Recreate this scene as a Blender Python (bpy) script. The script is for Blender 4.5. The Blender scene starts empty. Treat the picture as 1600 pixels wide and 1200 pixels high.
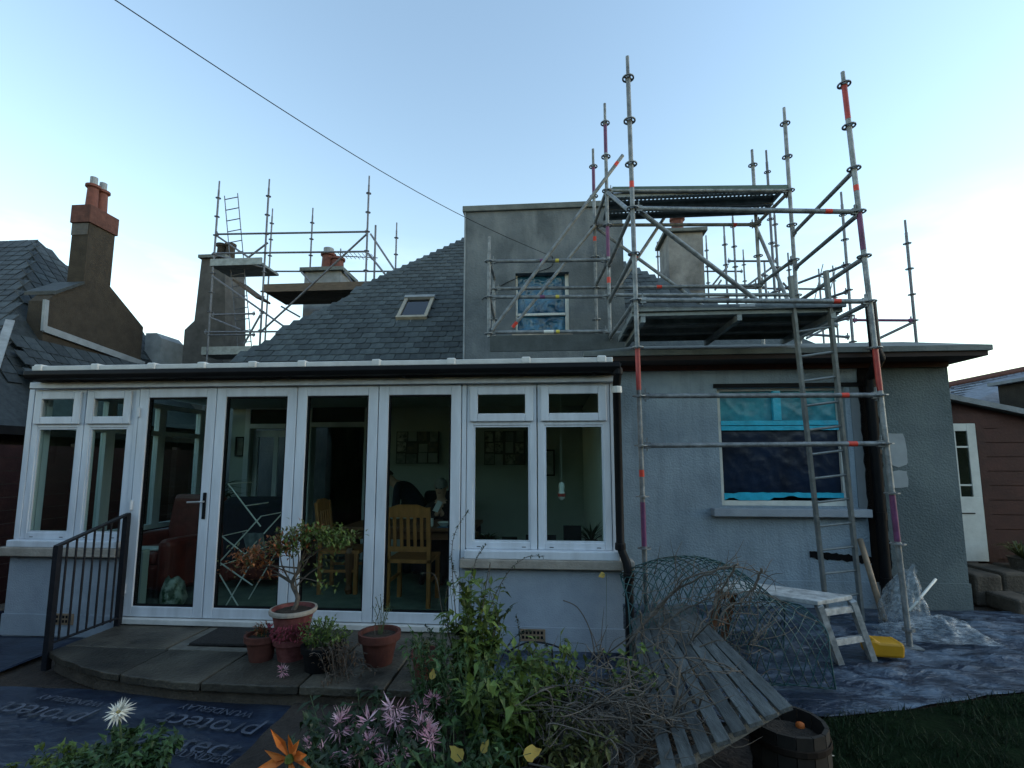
import bpy, bmesh, math, random
from mathutils import Vector, Matrix, noise

R = math.radians
rnd = random.Random(11)
sc = bpy.context.scene
col = sc.collection

# ---------------------------------------------------------------- camera, sky, sun, exposure
CAM = Vector((0, 0, 1.67)); FPX = 775.0; PITCH = R(6.5); PPY = 632.0; YAW = R(4.43)
cd = bpy.data.cameras.new('camera'); cam = bpy.data.objects.new('camera', cd); col.objects.link(cam)
cd.sensor_width = 36; cd.lens = 36 * FPX / 1600; cd.shift_y = (PPY - 600) / 1600; cd.clip_start = 0.05; cd.clip_end = 3000
cam.location = CAM; cam.rotation_euler = (R(90) + PITCH, 0, YAW); sc.camera = cam

SUN_EL, SUN_AZ = R(18), R(92)          # azimuth from +Y (behind the house) towards +X
world = bpy.data.worlds.new('World'); sc.world = world; world.use_nodes = True
wn = world.node_tree.nodes; wl = world.node_tree.links; wn.clear()
wout = wn.new('ShaderNodeOutputWorld'); wbg = wn.new('ShaderNodeBackground'); wbg.inputs[1].default_value = 0.10
sky = wn.new('ShaderNodeTexSky'); sky.sky_type = 'NISHITA'; sky.sun_disc = False
sky.sun_elevation = SUN_EL; sky.sun_rotation = SUN_AZ; sky.altitude = 50; sky.air_density = 1.5; sky.dust_density = 0.15; sky.ozone_density = 1.2
# soft broken cloud low over the horizon, the same all the way round
wtc = wn.new('ShaderNodeTexCoord'); wsep = wn.new('ShaderNodeSeparateXYZ'); wl.new(wtc.outputs['Generated'], wsep.inputs[0])
wmp = wn.new('ShaderNodeMapping'); wmp.inputs['Scale'].default_value = (2.2, 2.2, 7.5); wl.new(wtc.outputs['Generated'], wmp.inputs[0])
wno = wn.new('ShaderNodeTexNoise'); wno.inputs['Scale'].default_value = 1.7; wno.inputs['Detail'].default_value = 7; wno.inputs['Roughness'].default_value = .55
wl.new(wmp.outputs[0], wno.inputs['Vector'])
wr1 = wn.new('ShaderNodeMapRange'); wr1.inputs[1].default_value = .50; wr1.inputs[2].default_value = .68; wl.new(wno.outputs[0], wr1.inputs[0])
wr2 = wn.new('ShaderNodeMapRange'); wr2.inputs[1].default_value = .42; wr2.inputs[2].default_value = .12; wl.new(wsep.outputs[2], wr2.inputs[0])
wmul = wn.new('ShaderNodeMath'); wmul.operation = 'MULTIPLY'; wl.new(wr1.outputs[0], wmul.inputs[0]); wl.new(wr2.outputs[0], wmul.inputs[1])
wmu2 = wn.new('ShaderNodeMath'); wmu2.operation = 'MULTIPLY'; wl.new(wmul.outputs[0], wmu2.inputs[0]); wmu2.inputs[1].default_value = .4
wmix = wn.new('ShaderNodeMixRGB'); wl.new(wmu2.outputs[0], wmix.inputs[0]); wl.new(sky.outputs[0], wmix.inputs[1]); wmix.inputs[2].default_value = (7.2, 7.6, 8.1, 1)
wl.new(wmix.outputs[0], wbg.inputs[0]); wl.new(wbg.outputs[0], wout.inputs[0])

sl = bpy.data.lights.new('sun', 'SUN'); sl.energy = 0.15; sl.angle = R(15); sl.color = (1, .93, .84)
sun = bpy.data.objects.new('sun', sl); col.objects.link(sun)
sd = Vector((math.sin(SUN_AZ) * math.cos(SUN_EL), math.cos(SUN_AZ) * math.cos(SUN_EL), math.sin(SUN_EL)))
sun.rotation_euler = sd.to_track_quat('Z', 'Y').to_euler(); sun.location = sd * 60
sc.view_settings.view_transform = 'Standard'; sc.view_settings.look = 'None'; sc.view_settings.gamma = 1
sc.view_settings.exposure = 1.82; sc.view_settings.use_curve_mapping = False
sc.render.engine = 'CYCLES'; sc.cycles.max_bounces = 7; sc.cycles.transparent_max_bounces = 16; sc.cycles.use_denoising = True
sc.cycles.caustics_reflective = False; sc.cycles.caustics_refractive = False

# ---------------------------------------------------------------- helpers
_fw = Vector((-math.sin(YAW) * math.cos(PITCH), math.cos(YAW) * math.cos(PITCH), math.sin(PITCH)))
_rt = Vector((math.cos(YAW), math.sin(YAW), 0)); _up = _rt.cross(_fw)
def _ray(x, y): return _fw * FPX + _rt * (x - 800) - _up * (y - PPY)
def P(x, y, Y):                      # survey point: direction measured in the photograph, standing at depth Y
    r = _ray(x, y); return CAM + r * (Y / r.y)
def G(x, y, z=0.0):                  # survey point on a level surface
    r = _ray(x, y); return CAM + r * ((z - CAM.z) / r.z)
V = Vector

class MB:
    def __init__(s): s.v = []; s.f = []; s.m = []; s.cm = 0
    def add(s, vs, fs):
        b = len(s.v); s.v += [tuple(v) for v in vs]
        s.f += [tuple(b + i for i in f) for f in fs]; s.m += [s.cm] * len(fs); return s
    def box(s, a, b):
        x0, x1 = sorted((a[0], b[0])); y0, y1 = sorted((a[1], b[1])); z0, z1 = sorted((a[2], b[2]))
        return s.add([(x0,y0,z0),(x1,y0,z0),(x1,y1,z0),(x0,y1,z0),(x0,y0,z1),(x1,y0,z1),(x1,y1,z1),(x0,y1,z1)],
                     [(0,3,2,1),(4,5,6,7),(0,1,5,4),(1,2,6,5),(2,3,7,6),(3,0,4,7)])
    def obox(s, c, sx, sy, sz, m):      # oriented box, m = 3x3 or 4x4 rotation
        m = m.to_3x3(); c = V(c); vs = []
        for z in (-.5, .5):
            for x, y in ((-.5,-.5),(.5,-.5),(.5,.5),(-.5,.5)): vs.append(c + m @ V((x*sx, y*sy, z*sz)))
        return s.add(vs, [(0,3,2,1),(4,5,6,7),(0,1,5,4),(1,2,6,5),(2,3,7,6),(3,0,4,7)])
    def bar(s, a, b, w, h, upv=(0,0,1)):   # box beam from a to b
        a = V(a); b = V(b); d = (b - a); L = d.length; d.normalize(); u = V(upv)
        if abs(d.dot(u)) > .98: u = V((0,1,0))
        x = d.cross(u).normalized(); u = x.cross(d)
        m = Matrix((x, d, u)).transposed(); return s.obox((a + b) / 2, w, L, h, m)
    def tube(s, pts, r, n=8, cap=True):
        pts = [V(p) for p in pts]; k = len(pts); rs = r if isinstance(r, (list, tuple)) else [r] * k
        b = len(s.v); prev = None; vs = []; fs = []
        for i, p in enumerate(pts):
            d = (pts[min(i+1, k-1)] - pts[max(i-1, 0)])
            if d.length < 1e-9: d = V((0,0,1))
            d.normalize()
            if prev is None:
                x = d.orthogonal().normalized()
            else:
                x = (prev - d * prev.dot(d))
                x = x.normalized() if x.length > 1e-6 else d.orthogonal().normalized()
            prev = x; y = d.cross(x)
            for j in range(n):
                a = 2 * math.pi * j / n; vs.append(p + (x * math.cos(a) + y * math.sin(a)) * rs[i])
        for i in range(k - 1):
            for j in range(n):
                j2 = (j + 1) % n; fs.append((i*n+j, i*n+j2, (i+1)*n+j2, (i+1)*n+j))
        if cap: fs.append(tuple(range(n))[::-1]); fs.append(tuple((k-1)*n + j for j in range(n)))
        return s.add(vs, fs)
    def lathe(s, prof, c=(0,0,0), n=16, axis=None, cap=True):   # prof: (r, z) upwards
        c = V(c); vs = []; fs = []; k = len(prof)
        for r, z in prof:
            for j in range(n):
                a = 2*math.pi*j/n; p = V((r*math.cos(a), r*math.sin(a), z))
                if axis is not None: p = axis @ p
                vs.append(c + p)
        for i in range(k - 1):
            for j in range(n):
                j2 = (j+1) % n; fs.append((i*n+j, i*n+j2, (i+1)*n+j2, (i+1)*n+j))
        if cap: fs.append(tuple(range(n))[::-1]); fs.append(tuple((k-1)*n + j for j in range(n)))
        return s.add(vs, fs)
    def prism(s, poly, d):               # polygon (3D pts) extruded by vector d
        k = len(poly); d = V(d); vs = [V(p) for p in poly] + [V(p) + d for p in poly]
        fs = [tuple(range(k)), tuple(range(2*k-1, k-1, -1))]
        for i in range(k): j = (i+1) % k; fs.append((i, i+k, j+k, j))
        return s.add(vs, fs)
    def leaf(s, p, d, nrm, L, w, fold=.25, droop=.2):   # pointed leaf of four triangles
        d = V(d).normalized(); nrm = V(nrm); x = d.cross(nrm)
        x = x.normalized() if x.length > 1e-5 else d.orthogonal().normalized(); u = x.cross(d)
        p = V(p); m = p + d * L * .45; t = p + d * L - u * L * droop
        return s.add([p, m + x*w*.5 + u*w*fold, t, m - x*w*.5 + u*w*fold, m], [(0,1,4),(1,2,4),(4,2,3),(0,4,3)])
    def mesh(s, name, mats, smooth=False, fix=True):
        me = bpy.data.meshes.new(name); me.from_pydata(s.v, [], s.f); me.update()
        for m in (mats if isinstance(mats, (list, tuple)) else [mats]): me.materials.append(m)
        if any(s.m): me.polygons.foreach_set('material_index', s.m)
        if fix:
            bm = bmesh.new(); bm.from_mesh(me); bmesh.ops.recalc_face_normals(bm, faces=bm.faces); bm.to_mesh(me); bm.free()
        if smooth:
            me.polygons.foreach_set('use_smooth', [True] * len(me.polygons))
        return me
    def build(s, name, mats, parent=None, smooth=False, fix=True, bevel=0, **tags):
        o = link(name, s.mesh(name, mats, smooth, fix), parent, **tags)
        if bevel:
            b = o.modifiers.new('soft_edge', 'BEVEL'); b.width = bevel; b.segments = 2; b.limit_method = 'ANGLE'; b.angle_limit = R(40)
        return o

WM = {}
def link(name, data, parent=None, mw=None, label=None, cat=None, group=None, kind=None):
    o = bpy.data.objects.new(name, data); col.objects.link(o)
    mw = mw or Matrix.Identity(4)
    if parent is not None:
        o.parent = parent; o.matrix_parent_inverse = WM[parent.name].inverted()
    o.matrix_basis = mw; WM[o.name] = mw
    if label: o['label'] = label
    if cat: o['category'] = cat
    if group: o['group'] = group
    if kind: o['kind'] = kind
    return o
def thing(name, loc, label, cat, group=None):
    return link(name, None, None, Matrix.Translation(V(loc)), label, cat, group)
def smooth_angle(o, a=35):
    o.data.polygons.foreach_set('use_smooth', [True] * len(o.data.polygons))
    try: o.data.set_sharp_from_angle(angle=R(a))
    except Exception: pass
    return o
def lerp(a, b, t): return a + (b - a) * t
def curvepts(pts, n=8):               # Catmull-Rom through points
    pts = [V(p) for p in pts]; out = []
    for i in range(len(pts) - 1):
        p0 = pts[max(i-1, 0)]; p1 = pts[i]; p2 = pts[i+1]; p3 = pts[min(i+2, len(pts)-1)]
        for k in range(n):
            t = k / n
            out.append(.5 * ((2*p1) + (p2-p0)*t + (2*p0-5*p1+4*p2-p3)*t*t + (3*p1-p0-3*p2+p3)*t**3))
    out.append(pts[-1]); return out

# ---------------------------------------------------------------- materials
def mat(name, c, rough=.8, var=.15, scale=6, bump=0, bscale=70, metal=0, c2=None, rand=0, island=0, spec=.4, stretch=(1,1,1), contrast=.2, detail=6, sss=0):
    m = bpy.data.materials.new(name); m.use_nodes = True; nt = m.node_tree; N = nt.nodes; L = nt.links
    b = N['Principled BSDF']; b.inputs['Roughness'].default_value = rough; b.inputs['Metallic'].default_value = metal
    b.inputs['Specular IOR Level'].default_value = spec
    tc = N.new('ShaderNodeTexCoord'); mp = N.new('ShaderNodeMapping'); mp.inputs['Scale'].default_value = stretch
    L.new(tc.outputs['Object'], mp.inputs[0])
    no = N.new('ShaderNodeTexNoise'); no.inputs['Scale'].default_value = scale; no.inputs['Detail'].default_value = detail; no.inputs['Roughness'].default_value = .62
    L.new(mp.outputs[0], no.inputs['Vector'])
    mr = N.new('ShaderNodeMapRange'); mr.inputs[1].default_value = .5 - contrast; mr.inputs[2].default_value = .5 + contrast; L.new(no.outputs[0], mr.inputs[0])
    mx = N.new('ShaderNodeMixRGB'); L.new(mr.outputs[0], mx.inputs[0])
    mx.inputs[1].default_value = (*[x * (1 - var) for x in c], 1); mx.inputs[2].default_value = (*(c2 if c2 else [min(1, x * (1 + var)) for x in c]), 1)
    out = mx.outputs[0]
    for flag, node, sock in ((rand, 'ShaderNodeObjectInfo', 'Random'), (island, 'ShaderNodeNewGeometry', 'Random Per Island')):
        if flag:
            oi = N.new(node); r2 = N.new('ShaderNodeMapRange'); r2.inputs[3].default_value = 1 - flag; r2.inputs[4].default_value = 1 + flag
            L.new(oi.outputs[sock], r2.inputs[0]); hm = N.new('ShaderNodeMixRGB'); hm.blend_type = 'MULTIPLY'; hm.inputs[0].default_value = 1
            cb = N.new('ShaderNodeCombineColor')
            for i in range(3): L.new(r2.outputs[0], cb.inputs[i])
            L.new(out, hm.inputs[1]); L.new(cb.outputs[0], hm.inputs[2]); out = hm.outputs[0]
    L.new(out, b.inputs['Base Color'])
    if bump:
        n2 = N.new('ShaderNodeTexNoise'); n2.inputs['Scale'].default_value = bscale; n2.inputs['Detail'].default_value = 4; L.new(mp.outputs[0], n2.inputs['Vector'])
        bp = N.new('ShaderNodeBump'); bp.inputs['Strength'].default_value = bump; bp.inputs['Distance'].default_value = .02
        L.new(n2.outputs[0], bp.inputs['Height']); L.new(bp.outputs[0], b.inputs['Normal'])
    m['out'] = 0
    return m
def leafmat(name, c, c2, rough=.5, trans=.25):
    m = mat(name, c, rough, .1, 9, c2=c2, island=.5); nt = m.node_tree; N = nt.nodes; L = nt.links
    b = N['Principled BSDF']; src = b.inputs['Base Color'].links[0].from_socket
    t = N.new('ShaderNodeBsdfTranslucent'); L.new(src, t.inputs[0]); mx = N.new('ShaderNodeMixShader'); mx.inputs[0].default_value = trans
    L.new(b.outputs[0], mx.inputs[1]); L.new(t.outputs[0], mx.inputs[2]); L.new(mx.outputs[0], N['Material Output'].inputs[0]); return m
def glassmat(name, tint=(.86,.93,.90), ior=1.5, rough=.0):
    m = bpy.data.materials.new(name); m.use_nodes = True; nt = m.node_tree; N = nt.nodes; L = nt.links; N.remove(N['Principled BSDF'])
    t = N.new('ShaderNodeBsdfTransparent'); t.inputs[0].default_value = (*tint, 1); g = N.new('ShaderNodeBsdfGlossy'); g.inputs['Roughness'].default_value = rough
    fr = N.new('ShaderNodeFresnel'); fr.inputs[0].default_value = ior; ge = N.new('ShaderNodeNewGeometry'); iv = N.new('ShaderNodeMath'); iv.operation = 'SUBTRACT'; iv.inputs[0].default_value = 1
    L.new(ge.outputs['Backfacing'], iv.inputs[1]); mu = N.new('ShaderNodeMath'); mu.operation = 'MULTIPLY'; L.new(fr.outputs[0], mu.inputs[0]); L.new(iv.outputs[0], mu.inputs[1])
    mx = N.new('ShaderNodeMixShader'); L.new(mu.outputs[0], mx.inputs[0]); L.new(t.outputs[0], mx.inputs[1]); L.new(g.outputs[0], mx.inputs[2])
    L.new(mx.outputs[0], N['Material Output'].inputs[0]); return m

M = {}
M['soil'] = mat('soil', (.035,.026,.02), .95, .4, 9, 1.0, 30)
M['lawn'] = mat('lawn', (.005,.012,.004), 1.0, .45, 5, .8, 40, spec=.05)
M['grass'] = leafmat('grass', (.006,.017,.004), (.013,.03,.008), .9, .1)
M['slab'] = mat('paving_stone', (.032,.030,.025), .5, .5, 2.6, .5, 35, c2=(.09,.08,.06), rand=.4, contrast=.16)
M['slabedge'] = mat('dark_step_stone', (.07,.058,.045), .85, .4, 5, .6, 40)
M['upvc'] = mat('white_upvc', (.56,.60,.65), .42, .14, 2.2, .02, 8, spec=.45, stretch=(4, 4, .7))
M['trimw'] = mat('weathered_white_trim', (.55,.55,.53), .6, .16, 5, .1, 30)
M['blackpl'] = mat('black_plastic', (.007,.0075,.009), .55, .3, 7, spec=.12)
M['blackmetal'] = mat('black_painted_iron', (.009,.010,.014), .55, .3, 20, .2, 60, spec=.25)
M['renderblue'] = mat('grey_blue_render', (.25,.30,.355), .9, .16, 2.5, .35, 90, c2=(.32,.37,.425))
M['sandstone'] = mat('weathered_stone_sill', (.30,.27,.23), .85, .28, 6, .35, 50)
M['glass'] = glassmat('window_glass')
M['roofglass'] = glassmat('skylight_glass', (.25,.3,.35), 1.9)
M['slate'] = mat('roof_slate', (.036,.046,.050), .62, .3, 9, .5, 25, rand=.3, c2=(.062,.076,.075), spec=.25)
M['slateN'] = mat('neighbour_slate', (.020,.028,.032), .6, .25, 9, .35, 25, rand=.42, c2=(.042,.053,.058), spec=.3)
M['lead'] = mat('lead_flashing', (.20,.23,.25), .6, .2, 5, .15, 20)
M['leadpale'] = mat('mortar_flashing', (.22,.24,.25), .8, .2, 6, .3, 30)
M['steel'] = mat('galvanised_tube', (.15,.168,.18), .55, .4, 11, .25, 60, metal=.4, c2=(.27,.295,.305), rand=.15)
M['steeldark'] = mat('dark_scaffold_tube', (.13,.14,.16), .5, .3, 14, .15, 60, metal=.5, rand=.2)
M['toe'] = mat('dark_toe_board', (.05,.06,.06), .7, .3, 6, .2, 30)
M['chimpale'] = mat('pale_cement_stack', (.17,.175,.175), .95, .4, 2.5, .4, 50, c2=(.27,.275,.27))
M['deck'] = mat('steel_deck', (.20,.225,.225), .5, .3, 9, .15, 40, metal=.45, rand=.15)
M['timberdeck'] = mat('scaffold_board_wood', (.09,.072,.055), .85, .35, 5, .3, 40, stretch=(1,8,8), rand=.2)
M['redpaint'] = mat('red_painted_tube', (.30,.035,.03), .5, .3, 12)
M['purple'] = mat('purple_painted_tube', (.12,.035,.10), .5, .35, 12)
M['orange'] = mat('orange_band', (.55,.045,.025), .5, .15, 10)
M['yellowb'] = mat('yellow_sticker', (.5,.42,.06), .5, .2, 12)
M['terracotta'] = mat('terracotta', (.085,.026,.018), .8, .3, 8, .25, 40)
M['claypot'] = mat('clay_chimney_pot', (.125,.045,.034), .8, .25, 8, .2, 40)
M['brownred'] = mat('dark_red_timber', (.048,.015,.012), .7, .3, 4, .2, 30)
M['chimbrown'] = mat('brown_roughcast', (.036,.030,.022), .95, .3, 5, .7, 60)
M['chimgrey'] = mat('grey_roughcast', (.085,.085,.082), .95, .3, 4, .6, 60)
M['white'] = mat('old_white_paint', (.60,.62,.58), .6, .12, 6, .1, 30)
M['bark'] = mat('bark', (.10,.085,.07), .9, .35, 20, .5, 60)
M['twig'] = mat('dry_twig', (.09,.08,.068), .9, .3, 18, .3, 60, island=.3)
M['netgreen'] = mat('green_plastic_net', (.014,.062,.064), .45, .25, 8, island=.2)
M['pineold'] = mat('weathered_bench_wood', (.085,.092,.09), .85, .45, 6, .5, 30, stretch=(6,1,6), rand=.3)
M['oak'] = mat('golden_pine', (.36,.145,.045), .5, .2, 5, .08, 20, stretch=(5,5,1))
M['oakdark'] = mat('dark_oak', (.14,.06,.028), .45, .25, 5, .08, 20)
M['rubber'] = mat('doormat', (.018,.018,.018), .95, .3, 30, .8, 90)
M['plastblue'] = mat('blue_masking_film', (.035,.42,.60), .22, .25, 5, .25, 14, spec=.6)
M['plastfold'] = mat('dark_blue_polythene', (.015,.06,.13), .2, .45, 4, .6, 9, spec=.6, c2=(.04,.18,.30))
M['yellow'] = mat('yellow_plastic', (.46,.24,.012), .45, .1, 6)
M['soilpot'] = mat('pot_compost', (.03,.022,.015), .95, .4, 30, .8, 60)
def PX(x, y, X):
    r = _ray(x, y); return CAM + r * (X / r.x)

# ---------------------------------------------------------------- ground, lawn, sheets
mb = MB(); mb.add([(-400,-400,-.03),(400,-400,-.03),(400,600,-.03),(-400,600,-.03)], [(0,1,2,3)])
mb.build('ground', M['soil'], kind='structure')

def patch(name, outline_fn, x0, x1, y0, y1, nx, ny, zf, m, **k):
    mb = MB(); idx = {}
    for j in range(ny + 1):
        for i in range(nx + 1):
            u = i / nx; v = j / ny; x = lerp(x0, x1, u); y = lerp(y0, y1, v)
            if outline_fn: x, y = outline_fn(x, y, u, v)
            idx[i, j] = len(mb.v); mb.v.append((x, y, zf(x, y, u, v)))
    for j in range(ny):
        for i in range(nx): mb.f.append((idx[i,j], idx[i+1,j], idx[i+1,j+1], idx[i,j+1])); mb.m.append(0)
    return mb.build(name, m, smooth=True, fix=False, **k)

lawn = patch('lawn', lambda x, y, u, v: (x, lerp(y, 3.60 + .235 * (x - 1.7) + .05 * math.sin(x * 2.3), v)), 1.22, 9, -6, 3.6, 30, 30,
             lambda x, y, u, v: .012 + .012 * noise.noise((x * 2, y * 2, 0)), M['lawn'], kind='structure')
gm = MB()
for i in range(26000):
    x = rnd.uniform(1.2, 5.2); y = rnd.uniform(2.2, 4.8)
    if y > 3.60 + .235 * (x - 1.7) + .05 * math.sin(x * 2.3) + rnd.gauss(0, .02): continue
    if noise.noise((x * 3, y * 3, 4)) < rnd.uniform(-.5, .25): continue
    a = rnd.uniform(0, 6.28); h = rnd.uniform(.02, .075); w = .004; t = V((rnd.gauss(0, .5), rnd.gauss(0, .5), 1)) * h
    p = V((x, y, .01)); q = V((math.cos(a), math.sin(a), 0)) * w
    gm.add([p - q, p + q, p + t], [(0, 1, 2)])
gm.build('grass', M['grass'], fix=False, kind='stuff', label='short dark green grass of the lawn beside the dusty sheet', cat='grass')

# blue-black roofing underlay spread as ground sheets: dusty and wrinkled
def sheetmat(name, dust, bs=.9):
    m = mat(name, (.011,.017,.034), .36, .3, 3, .0, 12, c2=(.018,.028,.052), spec=.45); nt = m.node_tree; N = nt.nodes; L = nt.links; b = N['Principled BSDF']
    tc = N.new('ShaderNodeTexCoord'); mp = N.new('ShaderNodeMapping'); mp.inputs['Scale'].default_value = (.8, 1.7, 1); L.new(tc.outputs['Object'], mp.inputs[0])
    n1 = N.new('ShaderNodeTexNoise'); n1.inputs['Scale'].default_value = 2.3; n1.inputs['Detail'].default_value = 11; n1.inputs['Roughness'].default_value = .72; n1.inputs['Distortion'].default_value = .5
    L.new(mp.outputs[0], n1.inputs['Vector']); r1 = N.new('ShaderNodeMapRange'); r1.inputs[1].default_value = .46; r1.inputs[2].default_value = .64; r1.inputs[4].default_value = dust; L.new(n1.outputs[0], r1.inputs[0])
    src = b.inputs['Base Color'].links[0].from_socket; mx = N.new('ShaderNodeMixRGB'); L.new(r1.outputs[0], mx.inputs[0]); L.new(src, mx.inputs[1]); mx.inputs[2].default_value = (.115,.16,.215,1)
    L.new(mx.outputs[0], b.inputs['Base Color'])
    rr = N.new('ShaderNodeMapRange'); rr.inputs[3].default_value = .30; rr.inputs[4].default_value = .75; L.new(r1.outputs[0], rr.inputs[0]); L.new(rr.outputs[0], b.inputs['Roughness'])
    h = None
    for sc_, st_ in ((3.5, 1.0), (9.0, .45), (24, .15)):      # creases: ridged noise
        n2 = N.new('ShaderNodeTexNoise'); n2.inputs['Scale'].default_value = sc_; n2.inputs['Detail'].default_value = 3; n2.inputs['Distortion'].default_value = .8; L.new(mp.outputs[0], n2.inputs['Vector'])
        s1 = N.new('ShaderNodeMath'); s1.operation = 'SUBTRACT'; L.new(n2.outputs[0], s1.inputs[0]); s1.inputs[1].default_value = .5
        s2 = N.new('ShaderNodeMath'); s2.operation = 'ABSOLUTE'; L.new(s1.outputs[0], s2.inputs[0]); s3 = N.new('ShaderNodeMath'); s3.operation = 'MULTIPLY_ADD'; L.new(s2.outputs[0], s3.inputs[0]); s3.inputs[1].default_value = -st_
        if h is not None: L.new(h, s3.inputs[2])
        else: s3.inputs[2].default_value = 0
        h = s3.outputs[0]
    bp = N.new('ShaderNodeBump'); bp.inputs['Strength'].default_value = bs; bp.inputs['Distance'].default_value = .06; L.new(h, bp.inputs['Height']); L.new(bp.outputs[0], b.inputs['Normal']); return m
M['sheet'] = sheetmat('dusty_underlay', 1.0); M['sheetL'] = sheetmat('wet_underlay', .16, .22)
M['print'] = mat('pale_print', (.20,.23,.28), .6, .45, 9, c2=(.36,.4,.46))
def wr(x, y, amp):
    a = noise.noise((x * 1.3, y * 3.1, 2)) * .6 + abs(noise.noise((x * 3.1 + 5, y * 5.2, 7))) * .55 + abs(noise.noise((x * 7, y * 9, 1))) * .22
    return max(0, a) * amp
sheetR = thing('ground_sheet', (2.8, 5, 0), 'wrinkled blue-black underlay sheet white with dust along the rendered wall', 'ground sheet')
def edgeR(x, y, u, v):
    y0 = 3.64 + .235 * (x - 1.7) + .05 * math.sin(x * 2.3) if x > 1.5 else lerp(3.1, 3.58, max(0, (x + .7) / 2.2)); y0 = max(y0, 3.05)
    return x, lerp(y0 + .03 * noise.noise((x * 4, 1, 1)), 6.14 if x > .56 else 4.56, v)
o = patch('sheet', edgeR, -.72, 6.6, 3, 6.1, 150, 80, lambda x, y, u, v: .004 + wr(x, y, .085) * min(1, v * 5) * (1 if y < 5.9 else .3) * min(1, (x + .9) * .6 + .1), M['sheet'])
o.parent = sheetR; o.matrix_parent_inverse = WM[sheetR.name].inverted()
sheetL = thing('ground_sheet', (-3, 3.2, 0), 'dark wet blue-black underlay sheet with pale print in front of the stone step', 'ground sheet')
o = patch('sheet', lambda x, y, u, v: (x, lerp(lerp(2.85, 2.55, u), (6.3 if x < -4.4 else 3.6), v)), -6.1, -1.05, 2.6, 3.6, 90, 40,
          lambda x, y, u, v: .002 + wr(x * .7, y, .022), M['sheetL'])
o.parent = sheetL; o.matrix_parent_inverse = WM[sheetL.name].inverted()

def text(body, c, size, rotz, parent, m, name='lettering', rx=0, z=None, ext=.0006, shear=0, parent_kind=None):
    cu = bpy.data.curves.new('t', 'FONT'); cu.body = body; cu.size = size; cu.align_x = 'CENTER'; cu.align_y = 'CENTER'; cu.extrude = ext; cu.shear = shear
    t = bpy.data.objects.new('t', cu); col.objects.link(t); dg = bpy.context.evaluated_depsgraph_get()
    me = bpy.data.meshes.new_from_object(t.evaluated_get(dg)); bpy.data.objects.remove(t); me.materials.append(m)
    mw = Matrix.Translation(V(c)) @ Matrix.Rotation(rotz, 4, 'Z') @ Matrix.Rotation(rx, 4, 'X')
    return link(name, me, parent, mw)
M['printdim'] = mat('worn_print', (.045,.056,.08), .6, .6, 7, c2=(.10,.115,.15))
a1 = G(322, 1136) ; a0 = G(338, 1116)
rz = math.atan2((G(268, 1102) - G(402, 1120)).y, (G(268, 1102) - G(402, 1120)).x)
text('WUNDERLAY', (a0.x, a0.y, .026), .092, rz, sheetL, M['printdim'])
text('protect', (a1.x + .02, a1.y - .02, .026), .24, rz, sheetL, M['printdim'])
b1 = G(290, 1168); b0 = G(330, 1192)
text('protect', (b1.x, b1.y, .026), .24, rz + math.pi, sheetL, M['printdim'])
text('WUNDERLAY', (b0.x - .02, b0.y, .026), .092, rz + math.pi, sheetL, M['printdim'])
c1 = G(60, 1120); text('protect', (c1.x, c1.y, .026), .24, rz, sheetL, M['printdim']); c1 = G(110, 1100); text('WUNDERLAY', (c1.x, c1.y, .026), .09, rz, sheetL, M['printdim'])

# ---------------------------------------------------------------- stone step with paving slabs
step = thing('stone_step', (-2.4, 4, 0), 'low stone doorstep of worn paving slabs outside the glazed doors', 'step')
def sfront(x): return 3.43 + .02 * (x + 2) ** 2 + max(0, -x - 2.4) ** 2 * .14
mb = MB(); xs = [-4.02 + .1 * i for i in range(34)]
poly = [(x, sfront(x) + .05, -.02) for x in xs] + [(xs[-1], 4.58, -.02), (-4.02, 4.58, -.02)]
mb.prism(poly, (0, 0, .115)); mb.build('step_base', M['slabedge'], step, bevel=.006)
slabs = [(-4.05,-3.15,4.02,4.57),(-3.15,-2.42,4.02,4.57),(-2.42,-1.62,4.02,4.57),(-1.62,-.74,4.02,4.57),
         (-4.05,-3.1,0,4.02),(-3.1,-2.42,0,4.02),(-2.42,-1.72,0,4.02),(-1.72,-1.12,0,4.02),(-1.12,-.74,0,4.02)]
for (x0, x1, y0, y1) in slabs:
    g = .007; x0 += g; x1 -= g; y1 -= g; n = 7; zz = .15 + rnd.uniform(-.004, .004)
    fr = [(lerp(x0, x1, i/n), (y0 + g) if y0 > 0 else sfront(lerp(x0, x1, i/n)) + rnd.uniform(-.008, .008)) for i in range(n + 1)]
    poly = [(x, y, .095) for x, y in fr] + [(x1, y1, .095), (x0, y1, .095)]
    mb = MB(); mb.prism(poly, (0, 0, zz - .095)); mb.build('paving_slab', M['slab'], step, bevel=.008)
for (x0, x1, y0, y1) in ((-3.10, -3.0, 3.98, 4.50), (-3.0, -2.2, 3.98, 4.06)):
    mb = MB(); mb.box((x0, y0, .150), (x1, y1, .158)); mb.build('cement_strip', mat('pale_cement_strip', (.13,.125,.105), .8, .4, 7, .3, 40), step)
mb = MB(); c = G(375, 1000, .155); mm = Matrix.Rotation(R(2), 4, 'Z')
mb.obox((-2.62, 4.28, .168), .75, .40, .022, mm); mb.build('door_mat', M['rubber'], bevel=.006, label='black rubber doormat on the stone step', cat='doormat')

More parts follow.
